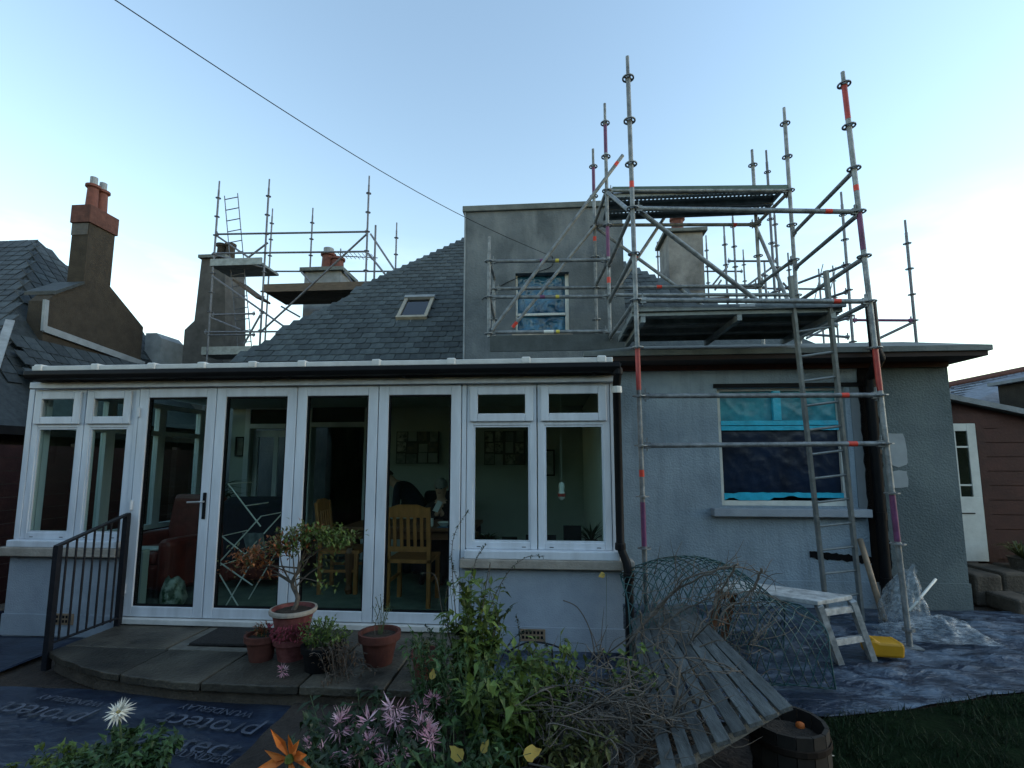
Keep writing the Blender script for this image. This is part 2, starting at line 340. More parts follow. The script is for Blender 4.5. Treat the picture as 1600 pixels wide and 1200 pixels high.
# ---------------------------------------------------------------- the house: main roof, dormer, rendered wing
def wallmat():
    m = mat('wing_render', (.215,.285,.345), .92, .18, 1.6, .6, 45, c2=(.285,.365,.43)); nt = m.node_tree; N = nt.nodes; L = nt.links; b = N['Principled BSDF']
    tc = N.new('ShaderNodeTexCoord'); sp = N.new('ShaderNodeSeparateXYZ'); L.new(tc.outputs['Object'], sp.inputs[0])
    no = N.new('ShaderNodeTexNoise'); no.inputs['Scale'].default_value = 5; no.inputs['Detail'].default_value = 5; L.new(tc.outputs['Object'], no.inputs['Vector'])
    ad = N.new('ShaderNodeMath'); ad.operation = 'MULTIPLY_ADD'; L.new(no.outputs[0], ad.inputs[0]); ad.inputs[1].default_value = .12; L.new(sp.outputs[0], ad.inputs[2])
    mr = N.new('ShaderNodeMapRange'); mr.inputs[1].default_value = 3.86; mr.inputs[2].default_value = 3.88; L.new(ad.outputs[0], mr.inputs[0])
    n2 = N.new('ShaderNodeTexNoise'); n2.inputs['Scale'].default_value = 1.1; n2.inputs['Detail'].default_value = 8; n2.inputs['Roughness'].default_value = .65; L.new(tc.outputs['Object'], n2.inputs['Vector'])
    rp = N.new('ShaderNodeValToRGB'); rp.color_ramp.elements[0].position = .38; rp.color_ramp.elements[0].color = (.085,.112,.118,1); rp.color_ramp.elements[1].position = .64; rp.color_ramp.elements[1].color = (.135,.168,.17,1); L.new(n2.outputs[0], rp.inputs[0])
    src = b.inputs['Base Color'].links[0].from_socket; mx = N.new('ShaderNodeMixRGB'); L.new(mr.outputs[0], mx.inputs[0]); L.new(src, mx.inputs[1]); L.new(rp.outputs[0], mx.inputs[2]);     # rain streaks and splash dirt
    mp = N.new('ShaderNodeMapping'); mp.inputs['Scale'].default_value = (5, 1, .5); L.new(tc.outputs['Object'], mp.inputs[0]); n3 = N.new('ShaderNodeTexNoise'); n3.inputs['Scale'].default_value = 1.6; n3.inputs['Detail'].default_value = 9; n3.inputs['Roughness'].default_value = .7; L.new(mp.outputs[0], n3.inputs['Vector'])
    r3 = N.new('ShaderNodeMapRange'); r3.inputs[1].default_value = .5; r3.inputs[2].default_value = .75; r3.inputs[4].default_value = .5; L.new(n3.outputs[0], r3.inputs[0])
    m3 = N.new('ShaderNodeMixRGB'); L.new(r3.outputs[0], m3.inputs[0]); L.new(mx.outputs[0], m3.inputs[1]); m3.inputs[2].default_value = (.11,.135,.15,1); L.new(m3.outputs[0], b.inputs['Base Color']); return m
def cementmat():
    m = mat('cement_render', (.10,.122,.136), .92, .3, 1.6, .5, 30, c2=(.14,.163,.177)); nt = m.node_tree; N = nt.nodes; L = nt.links; b = N['Principled BSDF']
    tc = N.new('ShaderNodeTexCoord'); mp = N.new('ShaderNodeMapping'); mp.inputs['Scale'].default_value = (2.4, 1, .8); L.new(tc.outputs['Object'], mp.inputs[0])
    no = N.new('ShaderNodeTexNoise'); no.inputs['Scale'].default_value = 1.5; no.inputs['Detail'].default_value = 8; no.inputs['Roughness'].default_value = .6; L.new(mp.outputs[0], no.inputs['Vector'])
    mr = N.new('ShaderNodeMapRange'); mr.inputs[1].default_value = .48; mr.inputs[2].default_value = .68; mr.inputs[4].default_value = .6; L.new(no.outputs[0], mr.inputs[0])
    src = b.inputs['Base Color'].links[0].from_socket; mx = N.new('ShaderNodeMixRGB'); L.new(mr.outputs[0], mx.inputs[0]); L.new(src, mx.inputs[1]); mx.inputs[2].default_value = (.20,.222,.232,1); L.new(mx.outputs[0], b.inputs['Base Color']); return m
M['wing'] = wallmat(); M['cement'] = cementmat()
house = thing('house', (0, 9, 0), 'grey rendered house with slate roof and square dormer under repair', 'house')

def holewall(x0, x1, z0, z1, y, th, holes):      # wall in the XZ plane with rectangular openings (x0,x1,z0,z1)
    mb = MB(); hs = sorted(holes); cx = x0
    for (a, b, c, d) in hs:
        mb.box((cx, y, z0), (a, y + th, z1)); mb.box((a, y, z0), (b, y + th, c)); mb.box((a, y, d), (b, y + th, z1)); cx = b
    mb.box((cx, y, z0), (x1, y + th, z1)); return mb
mb = holewall(-5.6, 5.0, 0, 2.95, 8.2, .2, [(-3.80, -2.80, .1, 2.25)]); mb.box((-5.6, 8.4, 0), (-5.4, 15, 2.95)); mb.box((4.8, 8.4, 0), (5.0, 15, 2.95)); mb.box((-5.4, 14.8, 0), (4.8, 15, 2.95)); mb.build('wall', M['cement'], house)
WIN = (2.02, 3.50, 1.14, 2.55)
mb = holewall(.56, 4.68, 0, 2.86, 6.15, .3, [WIN]); mb.box((4.38, 6.45, 0), (4.68, 8.2, 2.86)); mb.box((.56, 6.45, 0), (.86, 8.2, 2.86))
mb.build('wall', M['wing'], house, label='grey-blue rendered wall of the wing with a bare cement strip')
mb = MB(); mb.box((.8, 6.135, .0), (4.69, 6.149, .30)); mb.build('plinth', M['wing'], house)
mb = MB(); mb.box((1.89, 6.03, 1.03), (3.64, 6.26, 1.12)); mb.build('window_sill', M['renderblue'], house, bevel=.008)
mb = MB(); mb.box((1.98, 6.125, 2.552), (3.72, 6.149, 2.60)); mb.build('lintel_strip', M['blackpl'], house)
mb = MB(); mb.box((3.56, 6.142, 1.12), (3.70, 6.149, 2.55)); mb.build('reveal_patch', mat('darker_render', (.15,.18,.2), .9, .1, 4), house)  # darker grey upright strip on the wall face beside the window
# wing window, masked with blue film
w = MB(); fw_ = .055; y0, y1 = 6.22, 6.29; a, b, c, d = WIN
w.box((a, y0, c), (a + fw_, y1, d)); w.box((b - fw_, y0, c), (b, y1, d)); w.box((a + fw_, y0, d - .03), (b - fw_, y1, d)); w.box((a + fw_, y0, c), (b - fw_, y1, c + .06))
win = w.build('window', M['white'], house, bevel=.004)
w = MB(); w.box((a + fw_, y0 - .012, 2.10), (b - fw_, y1 - .01, 2.155)); w.box((a + fw_, y0 - .006, 2.04), (b - fw_, y1 - .02, 2.092)); w.build('transom', M['plastblue'], win)
w = MB(); w.box((2.70, y0 - .008, 2.16), (2.79, y1 - .01, d - .031)); w.build('mullion', M['plastblue'], win)
w = MB(); n = 24
pts_top = [(lerp(a + fw_, b - fw_, i / n), c + .155 + .012 * noise.noise((i * .7, 3, 1)) + (.0 if i > 2 else -.01)) for i in range(n + 1)]
pts_bot = [(lerp(a + fw_, b - fw_, i / n), c + .062 + (.05 * max(0, noise.noise((i * .33, 1, 4))) + (.035 if i > 9 else 0))) for i in range(n + 1)]
w.prism([(x, y0 - .004, z) for x, z in pts_bot] + [(x, y0 - .004, z) for x, z in reversed(pts_top)], (0, .02, 0)); w.build('masking_tape', M['plastblue'], win)
def film(x0, x1, z0, z1, y, m, parent, amp=.02, nx=40, nz=30, seed=0, name='masking_film'):
    mb = MB()
    for j in range(nz + 1):
        for i in range(nx + 1):
            x = lerp(x0, x1, i/nx); z = lerp(z0, z1, j/nz); k = 1 - abs(noise.noise((x*5 + seed, z*4 + x*3, seed))) * 2; k2 = 1 - abs(noise.noise((x*11 + seed, z*9 - x*6, seed + 3))) * 2
            edge = min(1, min(i, nx - i, j, nz - j) / 3)
            mb.v.append((x, y - amp * edge * (max(0, k) ** 3 + .6 * max(0, k2) ** 3), z))
    for j in range(nz):
        for i in range(nx):
            q = j * (nx + 1) + i; mb.f.append((q, q + 1, q + nx + 2, q + nx + 1)); mb.m.append(0)
    return mb.build(name, m, parent, smooth=True, fix=False)
M['filmlow'] = mat('dark_polythene', (.004,.008,.022), .3, .4, 3, .25, 10, spec=.4, c2=(.008,.02,.05))
M['filmup'] = mat('teal_polythene', (.03,.22,.29), .3, .4, 3, .25, 10, spec=.6, c2=(.05,.38,.48))
film(a + fw_, b - fw_, c + .15, 2.04, 6.262, M['filmlow'], win, .007, seed=2)
film(a + fw_, 2.70, 2.155, d - .031, 6.262, M['filmup'], win, .008, 24, 16, 5); film(2.79, b - fw_, 2.155, d - .031, 6.262, M['filmup'], win, .008, 24, 16, 9)

# wing roof with wide eaves
ex0, ex1, ey0 = .40, 4.86, 5.74
mb = MB(); lo = [(ex0, ey0), (ex1, ey0), (ex1, 8.2), (ex0, 8.2)]; hi = [(ex0 + .75, 6.45), (ex1 - .45, 6.45), (ex1 - .45, 8.2), (ex0 + .75, 8.2)]
mb.add([(x, y, 2.885) for x, y in lo] + [(x, y, 2.945) for x, y in lo] + [(x, y, 3.155) for x, y in hi],
       [(0,3,2,1),(0,1,5,4),(1,2,6,5),(2,3,7,6),(3,0,4,7),(4,5,9,8),(5,6,10,9),(6,7,11,10),(7,4,8,11),(8,9,10,11)])
M['felt'] = mat('grey_green_felt', (.095,.115,.11), .75, .3, 3, .3, 40, c2=(.15,.17,.165)); mb.build('wing_roof', M['felt'], house)
mb = MB(); mb.box((ex0 + .03, ey0 + .03, 2.83), (ex1 - .03, 6.149, 2.884)); mb.box((4.681, 6.149, 2.83), (ex1 - .03, 8.2, 2.884)); mb.box((ex0 + .03, 6.149, 2.83), (.559, 8.2, 2.884)); mb.build('soffit', mat('dark_soffit_paint', (.016,.007,.006), .7, .3, 5), house)
mb = MB(); mb.box((.87, 6.10, 2.77), (4.66, 6.149, 2.829)); mb.build('fascia', M['brownred'], house)
# soil vent pipe with a ragged black bitumen strip behind it
vp = MB(); vp.tube([(3.74, 6.06, .05), (3.74, 6.06, 2.62), (3.62, 5.66, 2.80), (3.58, 5.66, 2.9), (3.57, 5.66, 3.42)], .055, 14); vent = vp.build('soil_pipe', M['blackpl'], house); smooth_angle(vent, 50)
for z in (.28, 1.0, 1.75, 2.45):
    mb = MB(); mb.lathe([(.064, z), (.064, z + .09)], (3.74, 6.06, 0), 14); mb.build('collar', M['blackpl'], vent)
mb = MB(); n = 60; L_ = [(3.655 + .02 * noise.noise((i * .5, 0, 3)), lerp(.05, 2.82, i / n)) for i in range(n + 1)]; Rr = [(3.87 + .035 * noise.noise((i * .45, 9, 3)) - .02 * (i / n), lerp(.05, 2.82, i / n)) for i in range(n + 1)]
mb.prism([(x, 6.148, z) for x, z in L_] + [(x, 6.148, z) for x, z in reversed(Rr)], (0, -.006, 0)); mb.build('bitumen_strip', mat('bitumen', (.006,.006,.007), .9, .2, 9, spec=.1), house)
M['filler'] = mat('pale_filler', (.30,.33,.34), .9, .12, 5)
for (x0, x1, z0, z1) in ((3.93, 4.14, 1.60, 2.0), (3.95, 4.13, 1.36, 1.56)):
    mb = MB(); pl = []
    for k in range(16):
        t = k / 16 * 2 * math.pi; cx, cz = (x0+x1)/2, (z0+z1)/2; ex, ez = abs(math.cos(t)) ** .35 * math.copysign(1, math.cos(t)), abs(math.sin(t)) ** .35 * math.copysign(1, math.sin(t))
        pl.append((cx + ex * (x1-x0)/2 * rnd.uniform(.85, 1.05), 6.149, cz + ez * (z1-z0)/2 * rnd.uniform(.92, 1.05)))
    mb.prism(pl, (0, -.005, 0)); mb.build('filler_patch', M['filler'], house)

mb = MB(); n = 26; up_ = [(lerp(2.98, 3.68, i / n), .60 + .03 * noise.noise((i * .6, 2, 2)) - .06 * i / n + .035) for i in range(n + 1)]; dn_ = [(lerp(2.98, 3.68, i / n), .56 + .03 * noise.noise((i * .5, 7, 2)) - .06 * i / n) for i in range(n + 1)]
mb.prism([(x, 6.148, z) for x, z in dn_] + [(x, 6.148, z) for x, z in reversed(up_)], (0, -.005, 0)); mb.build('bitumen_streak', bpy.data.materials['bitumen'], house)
# dormer
DW = (-.55, .32, 3.70, 4.72)
mb = holewall(-1.39, 1.20, 2.9, 5.80, 7.8, .25, [DW]); mb.box((-1.39, 8.05, 2.9), (-1.14, 12.5, 5.80)); mb.box((.95, 8.05, 2.9), (1.20, 12.5, 5.80)); mb.box((-1.14, 12.2, 2.9), (.95, 12.5, 5.8))
mb.build('dormer_wall', M['cement'], house)
mb = MB(); mb.box((-1.43, 7.76, 5.801), (1.24, 12.55, 5.90)); mb.build('dormer_roof', M['felt'], house, bevel=.01)
mb = MB(); mb.box((-1.40, 7.785, 2.95), (-1.375, 7.799, 5.80)); mb.build('corner_bead', M['lead'], house)
w = MB(); a, b, c, d = DW; y0, y1 = 7.90, 7.96
w.box((b - .06, y0, c), (b, y1, d)); w.box((a, y0 - .01, 4.03), (b - .06, y1, 4.07)); w.box((a, y0, c), (a + .03, y1, d))
dwin = w.build('dormer_window', M['white'], house, bevel=.004)
film(a + .03, b - .06, c, 4.03, 7.95, M['plastfold'], dwin, .03, 40, 30, 4); film(a + .03, b - .06, 4.07, d, 7.95, M['plastfold'], dwin, .018, 40, 40, 8)
mb = MB(); mb.box((a - .05, 7.74, c - .05), (b + .05, 7.88, c)); mb.build('dormer_sill', M['sandstone'], house)

# main slated roof, 45 degrees
def rz_(Y): return 2.9 + (Y - 7.9)
HL = [(-5.78, 8.3), (-5.63, 8.61), (-5.27, 9.21), (-4.80, 9.76), (-4.29, 10.46), (-3.90, 11.06), (-3.20, 11.77), (-2.22, 12.51)]
HR = [(1.65, 11.17), (2.16, 10.71), (2.71, 10.23), (3.22, 9.83), (4.2, 8.95), (5.1, 8.2)]
AP = (-1.15, 13.6)
mb = MB(); loop = [(-6.0, 7.9)] + HL + [AP] + HR + [(5.2, 7.9)]
vs = [(x, y, rz_(y) - .02) for x, y in loop]; k = len(vs); fs = [tuple(range(k))[::-1]]
na = len(HL) + 1
vs += [(-6.0, 19.0, 2.88), (5.2, 19.0, 2.88)]
fs.append(tuple(list(range(0, na + 1)) + [k])); fs.append(tuple([k + 1] + list(range(na, k)))); fs.append((k, na, k + 1)); fs.append((0, k, k + 1, k - 1)[::-1])
mb.add(vs, fs); roof = mb.build('roof', M['slate'], house)
def hipL(Y):
    for (x0, y0), (x1, y1) in zip(HL + [AP], HL[1:] + [AP]):
        if Y <= y1 and y1 > y0: return lerp(x0, x1, (Y - y0) / (y1 - y0))
    return AP[0]
def hipR(Y):
    pr = [AP] + HR
    for (x0, y0), (x1, y1) in zip(pr, pr[1:]):
        if y1 <= Y <= y0: return lerp(x0, x1, (y0 - Y) / (y0 - y1))
    return 5
def slate_meshes(w, L, th, m, n=6, nm='slate'):
    out = []
    for i in range(n):
        mb = MB(); c1, c2 = rnd.uniform(0, .025), rnd.uniform(0, .025); ww = w * rnd.uniform(.90, .965)
        mb.prism([(-ww/2 + c1, -L/2 + rnd.uniform(0, .006), 0), (ww/2 - c2, -L/2 + rnd.uniform(0, .006), 0), (ww/2, -L/2 + c2, 0), (ww/2, L/2, 0), (-ww/2, L/2, 0), (-ww/2, -L/2 + c1, 0)], (0, 0, th)); out.append(mb.mesh(nm, m))
    return out
SM = slate_meshes(.275, .40, .018, M['slate'])
exp_ = .192; nsl = 0
for i in range(40):
    s = i * exp_; Y = 8.42 + s * math.cos(R(45)); 
    if Y > 12.75: break
    x = hipL(Y) + .10; off = .14 * (i % 2)
    spans = [(hipL(Y) + .02, -1.47), (1.30, hipR(Y) - .02)]
    for (xa, xb) in spans:
        if xb - xa < .1: continue
        if xa > 0 and Y < 9.3: continue
        x = math.floor((xa) / .275) * .275 + off
        while x < xb:
            if x > xa - .02 and not (-3.10 < x < -2.38 and 9.42 < Y < 10.10):
                mw = Matrix.Translation((x + rnd.uniform(-.006, .006), Y, rz_(Y) + .012)) @ Matrix.Rotation(R(45 - 3.0 + rnd.uniform(-.6, .8)), 4, 'X') @ Matrix.Rotation(R(rnd.gauss(0, 1.0) if rnd.random() > .04 else rnd.uniform(-5, 5)), 4, 'Z')
                link('slate', SM[rnd.randrange(6)], roof, mw); nsl += 1
            x += .275
print('slates', nsl)
# skylight
def onroof(x, Y, h=0): return V((x, Y - h * .7071, rz_(Y) + h * .7071))
skl = thing('skylight', (-2.8, 9.6, 4.6), 'roof window with pale wooden frame among the slates', 'skylight'); skl.parent = house; skl.matrix_parent_inverse = WM[house.name].inverted(); del skl['category']; del skl['label']
M['skyframe'] = mat('skylight_frame', (.30,.27,.21), .5, .2, 6)
x0, x1, ya, yb = -3.02, -2.46, 9.48, 10.06
mb = MB(); mr = Matrix.Rotation(R(45), 4, 'X')
mb.bar(onroof(x0, ya, .03), onroof(x0, yb, .03), .07, .09, (0, -1, 1)); mb.bar(onroof(x1, ya, .03), onroof(x1, yb, .03), .07, .09, (0, -1, 1))
mb.bar(onroof(x0 - .035, ya, .035), onroof(x1 + .035, ya, .035), .07, .10, (0, -1, 1)); mb.build('frame', M['skyframe'], skl)
mb = MB(); mb.bar(onroof(x0 - .045, yb + .02, .05), onroof(x1 + .045, yb + .02, .05), .10, .11, (0, -1, 1)); mb.build('hood', M['leadpale'], skl)
mb = MB(); mb.obox(onroof((x0 + x1) / 2, (ya + yb) / 2, .04), x1 - x0 - .06, (yb - ya) * 1.414 - .08, .012, mr); mb.build('pane', M['roofglass'], skl)
mb = MB(); mb.obox(onroof((x0 + x1) / 2, (ya + yb) / 2 - .02, .005), x1 - x0 + .14, (yb - ya) * 1.414 + .2, .012, mr); mb.build('flashing', M['lead'], skl)
# right-hand chimney on the house
def chimney(parent, x0, x1, y0, y1, z0, z1, m, capm, pots, capo=.10, name='chimney'):
    mb = MB(); mb.box((x0, y0, z0), (x1, y1, z1)); ch = mb.build(name, m, parent)
    mb = MB(); mb.box((x0 - capo, y0 - capo, z1 + .001), (x1 + capo, y1 + capo, z1 + .10)); mb.build('cap', capm, ch, bevel=.015)
    for (px_, py_, r, h, hat) in pots:
        mb = MB(); mb.lathe([(r, z1 + .09), (r * .92, z1 + .09 + h * .8), (r * .95, z1 + .09 + h * .82), (r * 1.22, z1 + .09 + h * .88), (r * 1.22, z1 + .09 + h), (r * .85, z1 + .09 + h), (r * .8, z1 + h * .6)], (px_, py_, 0), 18)
        p = mb.build('chimney_pot', M['claypot'], ch); smooth_angle(p, 40)
        if hat:
            mb = MB(); mb.lathe([(r * .7, z1 + .05 + h), (r * .7, z1 + .05 + h + hat), (r * .2, z1 + .06 + h + hat)], (px_, py_, 0), 14); mb.build('cowl', M['lead'], ch)
    return ch
chimney(house, 3.02, 3.88, 12.3, 13.3, 3.2, 7.42, M['chimpale'], M['felt'], [(3.38, 12.75, .16, .52, 0)])
# chimneys of the range behind
c1 = thing('chimney', (-9.2, 12.6, 0), 'tall grey roughcast chimney stack wrapped by the distant scaffold', 'chimney')
mb = MB(); zt = 7.2
mb.prism([(-9.86, 12.4, 0), (-8.70, 12.4, 0), (-8.70, 12.4, 5.2), (-8.86, 12.4, zt), (-9.52, 12.4, zt), (-9.60, 12.4, 5.45), (-9.86, 12.4, 5.2)], (0, .9, 0)); st = mb.build('stack', M['chimgrey'], c1)
mb = MB(); mb.box((-9.58, 12.33, zt), (-8.80, 13.37, zt + .09)); mb.build('cap', M['felt'], c1)
for x in (-9.28, -9.02):
    mb = MB(); mb.lathe([(.13, zt + .08), (.115, zt + .5), (.15, zt + .53), (.15, zt + .6), (.1, zt + .6)], (x, 12.85, 0), 14); mb.build('chimney_pot', M['chimbrown'], c1)
c2 = thing('chimney', (-6.2, 12.9, 0), 'short chimney with two clay pots behind the brown scaffold boards', 'chimney')
mb = MB(); mb.box((-6.72, 12.7, 0), (-5.7, 13.6, 6.85)); mb.build('stack', M['leadpale'], c2); mb = MB(); mb.box((-6.82, 12.6, 6.851), (-5.6, 13.7, 6.95)); mb.build('cap', M['felt'], c2)
for x, h, hat in ((-6.25, .5, .18), (-5.98, .36, 0)):
    mb = MB(); mb.lathe([(.19, 6.94), (.165, 6.94 + h), (.21, 6.96 + h), (.21, 7.02 + h), (.14, 7.02 + h)], (x, 13.1, 0), 16); p = mb.build('chimney_pot', M['claypot'], c2)
    if hat: mb = MB(); mb.lathe([(.14, 6.98 + h), (.14, 7.0 + h + hat)], (x, 13.1, 0), 14); mb.build('cowl', M['lead'], c2)

# ---------------------------------------------------------------- neighbour's house
nb = thing('neighbour_house', (-12, 10, 0), 'neighbouring house with steep slate roof and brown roughcast chimney gable', 'house')
T = V((-12.84, 11, 7.2)); D_ = 5.0
C1 = T + V((.8 * D_, -.8 * D_, -D_)); C2 = T + V((.8 * D_, .8 * D_, -D_)); T2 = T + V((-6, 0, -.0)); C0 = T2 + V((0, -.8 * D_, -D_)); C3 = T2 + V((0, .8 * D_, -D_))
mb = MB(); mb.add([T, T2, C0, C1, C2, C3], [(0,1,2,3), (0,3,4), (0,4,5,1), (2,1,5), (2,5,4,3)]); nroof = mb.build('roof', M['slateN'], nb)
mb = MB(); mb.box((-18.5, 7.5, 0), (-9.25, 14.6, 2.6)); mb.build('wall', M['chimbrown'], nb)
mb = MB(); mb.box((-18.6, C1.y - .12, 2.1), (C1.x + .1, C1.y + .02, 2.24)); mb.box((C1.x - .02, C1.y, 2.1), (C1.x + .12, C2.y, 2.24)); mb.build('gutter', M['blackpl'], nb)
Xg = -10.3
pl = [PX(80, 470, Xg), PX(118, 437, Xg), PX(118, 400, Xg), PX(152, 380, Xg)]
stack_y0, stack_y1 = 9.86, 10.52
gab = [(Xg, 9.12, 3.0), (Xg, 9.12, 4.95), (Xg, stack_y0 - .45, 5.3), (Xg, stack_y0, 5.55), (Xg, stack_y0, 7.0), (Xg, stack_y1, 7.0), (Xg, stack_y1, 5.75), (Xg, 11.55, 5.05), (Xg, 11.55, 3.0)]
mb = MB(); mb.prism(gab, (-.40, 0, 0)); mb.build('chimney_gable', M['chimbrown'], nb)
M['brickcap'] = mat('red_brick_cap', (.085,.036,.028), .9, .3, 9, .4, 40)
mb = MB(); mb.box((Xg - .44, stack_y0 - .04, 7.001), (Xg + .04, stack_y1 + .04, 7.42)); mb.build('brick_cap', M['brickcap'], nb, bevel=.01)
mb = MB(); mb.box((Xg - .41, stack_y0 - .012, 6.72), (Xg - .02, stack_y0 - .001, 6.99)); mb.build('pale_patch', M['chimgrey'], nb)
for y in (stack_y0 + .2, stack_y1 - .22):
    mb = MB(); mb.lathe([(.12, 7.40), (.105, 7.92), (.15, 7.95), (.15, 8.0), (.09, 8.01)], (Xg - .2, y, 0), 16); p = mb.build('chimney_pot', M['claypot'], nb); smooth_angle(p, 40)
    mb = MB(); mb.lathe([(.075, 7.98), (.075, 8.2)], (Xg - .2, y, 0), 12); mb.build('cowl', M['lead'], nb)
mb = MB(); mb.bar((Xg + .03, 9.1, 4.35), (Xg + .05, 11.6, 4.1), .06, .14); mb.bar((Xg + .02, 9.09, 4.95), (Xg + .03, 9.1, 4.3), .06, .08, (0,1,0)); mb.build('flashing', M['lead'], nb)
mb = MB(); mb.prism([(Xg + .05, stack_y0 - .62, 5.2), (Xg + .05, stack_y0 - .02, 5.62), (Xg + .05, stack_y0 - .02, 5.56), (Xg + .05, stack_y0 - .62, 5.12)], (-.72, 0, 0)); mb.build('shoulder_slates', M['slateN'], nb)
# lower lean-to slope in front of the chimney gable and the far gable end
mb = MB(); mb.add([(Xg + .02, 8.6, 4.08), (Xg + .02, 12.4, 3.94), (Xg + 1.5, 12.4, 2.45), (Xg + 1.5, 8.0, 2.45), (Xg + .02, 12.4, 2.3), (Xg + .02, 8.6, 2.3)], [(0,1,2,3), (4,5,3,2), (0,3,5), (1,4,2)]); lean = mb.build('lean_to_roof', M['slateN'], nb)
mb = MB(); mb.prism([(Xg - .4, 12.1, 3), (Xg - .4, 12.1, 5.05), (Xg - .1, 12.1, 5.05), (Xg + .05, 12.1, 4.9), (Xg + .05, 12.1, 3)], (0, .8, 0)); mb.build('dormer_cheek', M['lead'], nb)
SN = slate_meshes(.27, .40, .016, M['slateN'], 5)
cnt = 0; hs = 1 / math.sqrt(1 + .64)
def basis(xd, upd): xd = xd.normalized(); upd = upd.normalized(); n_ = xd.cross(upd); return Matrix((xd, upd, n_)).transposed().to_4x4()
Bf = basis(V((1, 0, 0)), V((0, .8, 1))); Br = basis(V((0, 1, 0)), V((-.8, 0, 1))); rest = MB(); allsl = []
for i in range(30):
    dd = D_ - .12 - i * .175                                   # vertical drop below the ridge
    if dd < .1: break
    y = T.y - .8 * dd; z = T.z - dd; x = T.x + .8 * dd - .10 - (.135 if i % 2 else 0)
    while x > -16.2: allsl.append((V((x, y, z)), Bf, 1)); x -= .275
    xr = T.x + .8 * dd; yy = T.y - .8 * dd + .10 + (.135 if i % 2 else 0)
    while yy < T.y + .8 * dd - .05:
        if not (8.7 < yy < 11.6 and z < 5.0 + (.0 if yy < 9 else .0) and xr > Xg - .75): allsl.append((V((xr, yy, z)), Br, 2))
        yy += .275
Bl = basis(V((0, 1, 0)), V((-1.48, 0, 1.6)))
for i in range(9):
    t = i / 9
    yy = 8.2 + .135 * (i % 2) + (1 - t) * -.1 + t * .35
    while yy < 12.4: allsl.append((V((Xg + 1.5 - 1.48 * t + .01, yy, 2.45 + 1.63 * t + .03)), Bl, 3)); yy += .275
vis = []
for p, B, kf in allsl:
    d = p - CAM; wz = d.dot(_fw); sx = 800 + FPX * d.dot(_rt) / wz; sy = PPY - FPX * d.dot(_up) / wz
    vis.append((0 if (-15 < sx < 300 and sy < 590) else 1, p, B, kf))
vis.sort(key=lambda t: t[0])
for q, (hid, p, B, kf) in enumerate(vis):
    nrm = B.to_3x3() @ V((0, 0, 1)); mw = Matrix.Translation(p + nrm * .012) @ B @ Matrix.Rotation(R(-2.2 + rnd.uniform(-.8, .8)), 4, 'X') @ Matrix.Rotation(R(rnd.uniform(-1.5, 1.5)), 4, 'Z')
    if hid == 0 and q < 300: link('slate', SN[rnd.randrange(5)], nroof if kf < 3 else lean, mw)
    elif hid == 0:
        me = SN[q % 5]; b = len(rest.v); rest.v += [tuple(mw @ v.co) for v in me.vertices]; rest.f += [tuple(b + i for i in pl_.vertices) for pl_ in me.polygons]; rest.m += [0] * len(me.polygons)
print('neighbour slates', sum(1 for v in vis if v[0] == 0))
if rest.v: rest.build('slate_field', mat('neighbour_slate_field', (.020,.028,.032), .6, .25, 9, .35, 25, island=.42, c2=(.042,.053,.058)), nroof, fix=False, kind='stuff')
mb = MB(); mb.bar(T + V((.8, -.8, -1)) * 2.9 + V((.05, -.05, .09)), T + V((.8, -.8, -1)) * 4.4 + V((.05, -.05, .09)), .13, .03, (1, -1, 1)); mb.build('lead_hip', M['leadpale'], nb)
mb = MB(); mb.tube([(-9.55, 7.3, 2.2), (-9.55, 7.35, 1.9), (-9.35, 7.4, 1.7), (-9.35, 7.4, 0)], .05, 10); mb.build('downpipe', M['blackpl'], nb)

# dark timber boundary fence beside the sunroom
fe = thing('boundary_fence', (-6.3, 5.5, 0), 'dark red-brown timber boundary fence beside the sunroom', 'fence')
for k in range(12):
    z = .04 + k * .152; mb = MB(); mb.box((-6.33 + rnd.uniform(-.006, .006), 2.2, z), (-6.30, 9.0, z + .146)); mb.build('plank', M['brownred'], fe)
for y in (2.6, 4.4, 6.2, 8.0): mb = MB(); mb.box((-6.42, y, 0), (-6.335, y + .09, 1.9)); mb.build('post', M['brownred'], fe)

# ---------------------------------------------------------------- shed, its steps, and the far roof behind it
sh = thing('shed', (6.2, 7.3, .38), 'dark red timber shed with white glazed door', 'shed')
SY = 7.0
mb = MB(); mb.box((4.9, SY + .06, .3), (5.22, SY + .2, 2.1)); mb.box((5.62, SY + .06, .3), (8.6, SY + .2, 2.1)); mb.prism([(4.9, SY + .06, 2.1), (8.2, SY + .06, 2.1), (8.2, SY + .06, 1.8), (4.9, SY + .06, 2.56)], (0, .14, 0)); mb.box((8.45, SY + .2, .3), (8.6, 9.5, 1.7)); mb.build('wall', M['brownred'], sh)
for k in range(10):
    z = .42 + k * .187; xe = min(8.5, 4.9 + (2.52 - z - .178) / .234); mb = MB(); mb.box((5.72, SY + .035, z), (xe, SY + .059, z + .178)); mb.build('plank', M['brownred'], sh)
mb = MB(); mb.box((5.62, SY + .02, .38), (5.715, SY + .06, 2.30)); mb.box((5.1, SY + .02, 2.17), (5.62, SY + .06, 2.30)); mb.build('door_frame', M['brownred'], sh)
mb = MB(); x0, x1 = 5.0, 5.615; z0, z1 = .385, 2.165
mb.box((x0, SY + .02, z0), (x1, SY + .055, z0 + .82)); mb.box((x1 - .11, SY + .02, z0 + .82), (x1, SY + .055, z1)); mb.box((x0, SY + .02, z0 + .82), (x0 + .11, SY + .055, z1)); mb.box((x0 + .11, SY + .02, z1 - .1), (x1 - .11, SY + .055, z1))
dr = mb.build('door', M['white'], sh, bevel=.004)
mb = MB(); mb.box((5.335, SY + .025, z0 + .82), (5.36, SY + .05, z1 - .1))
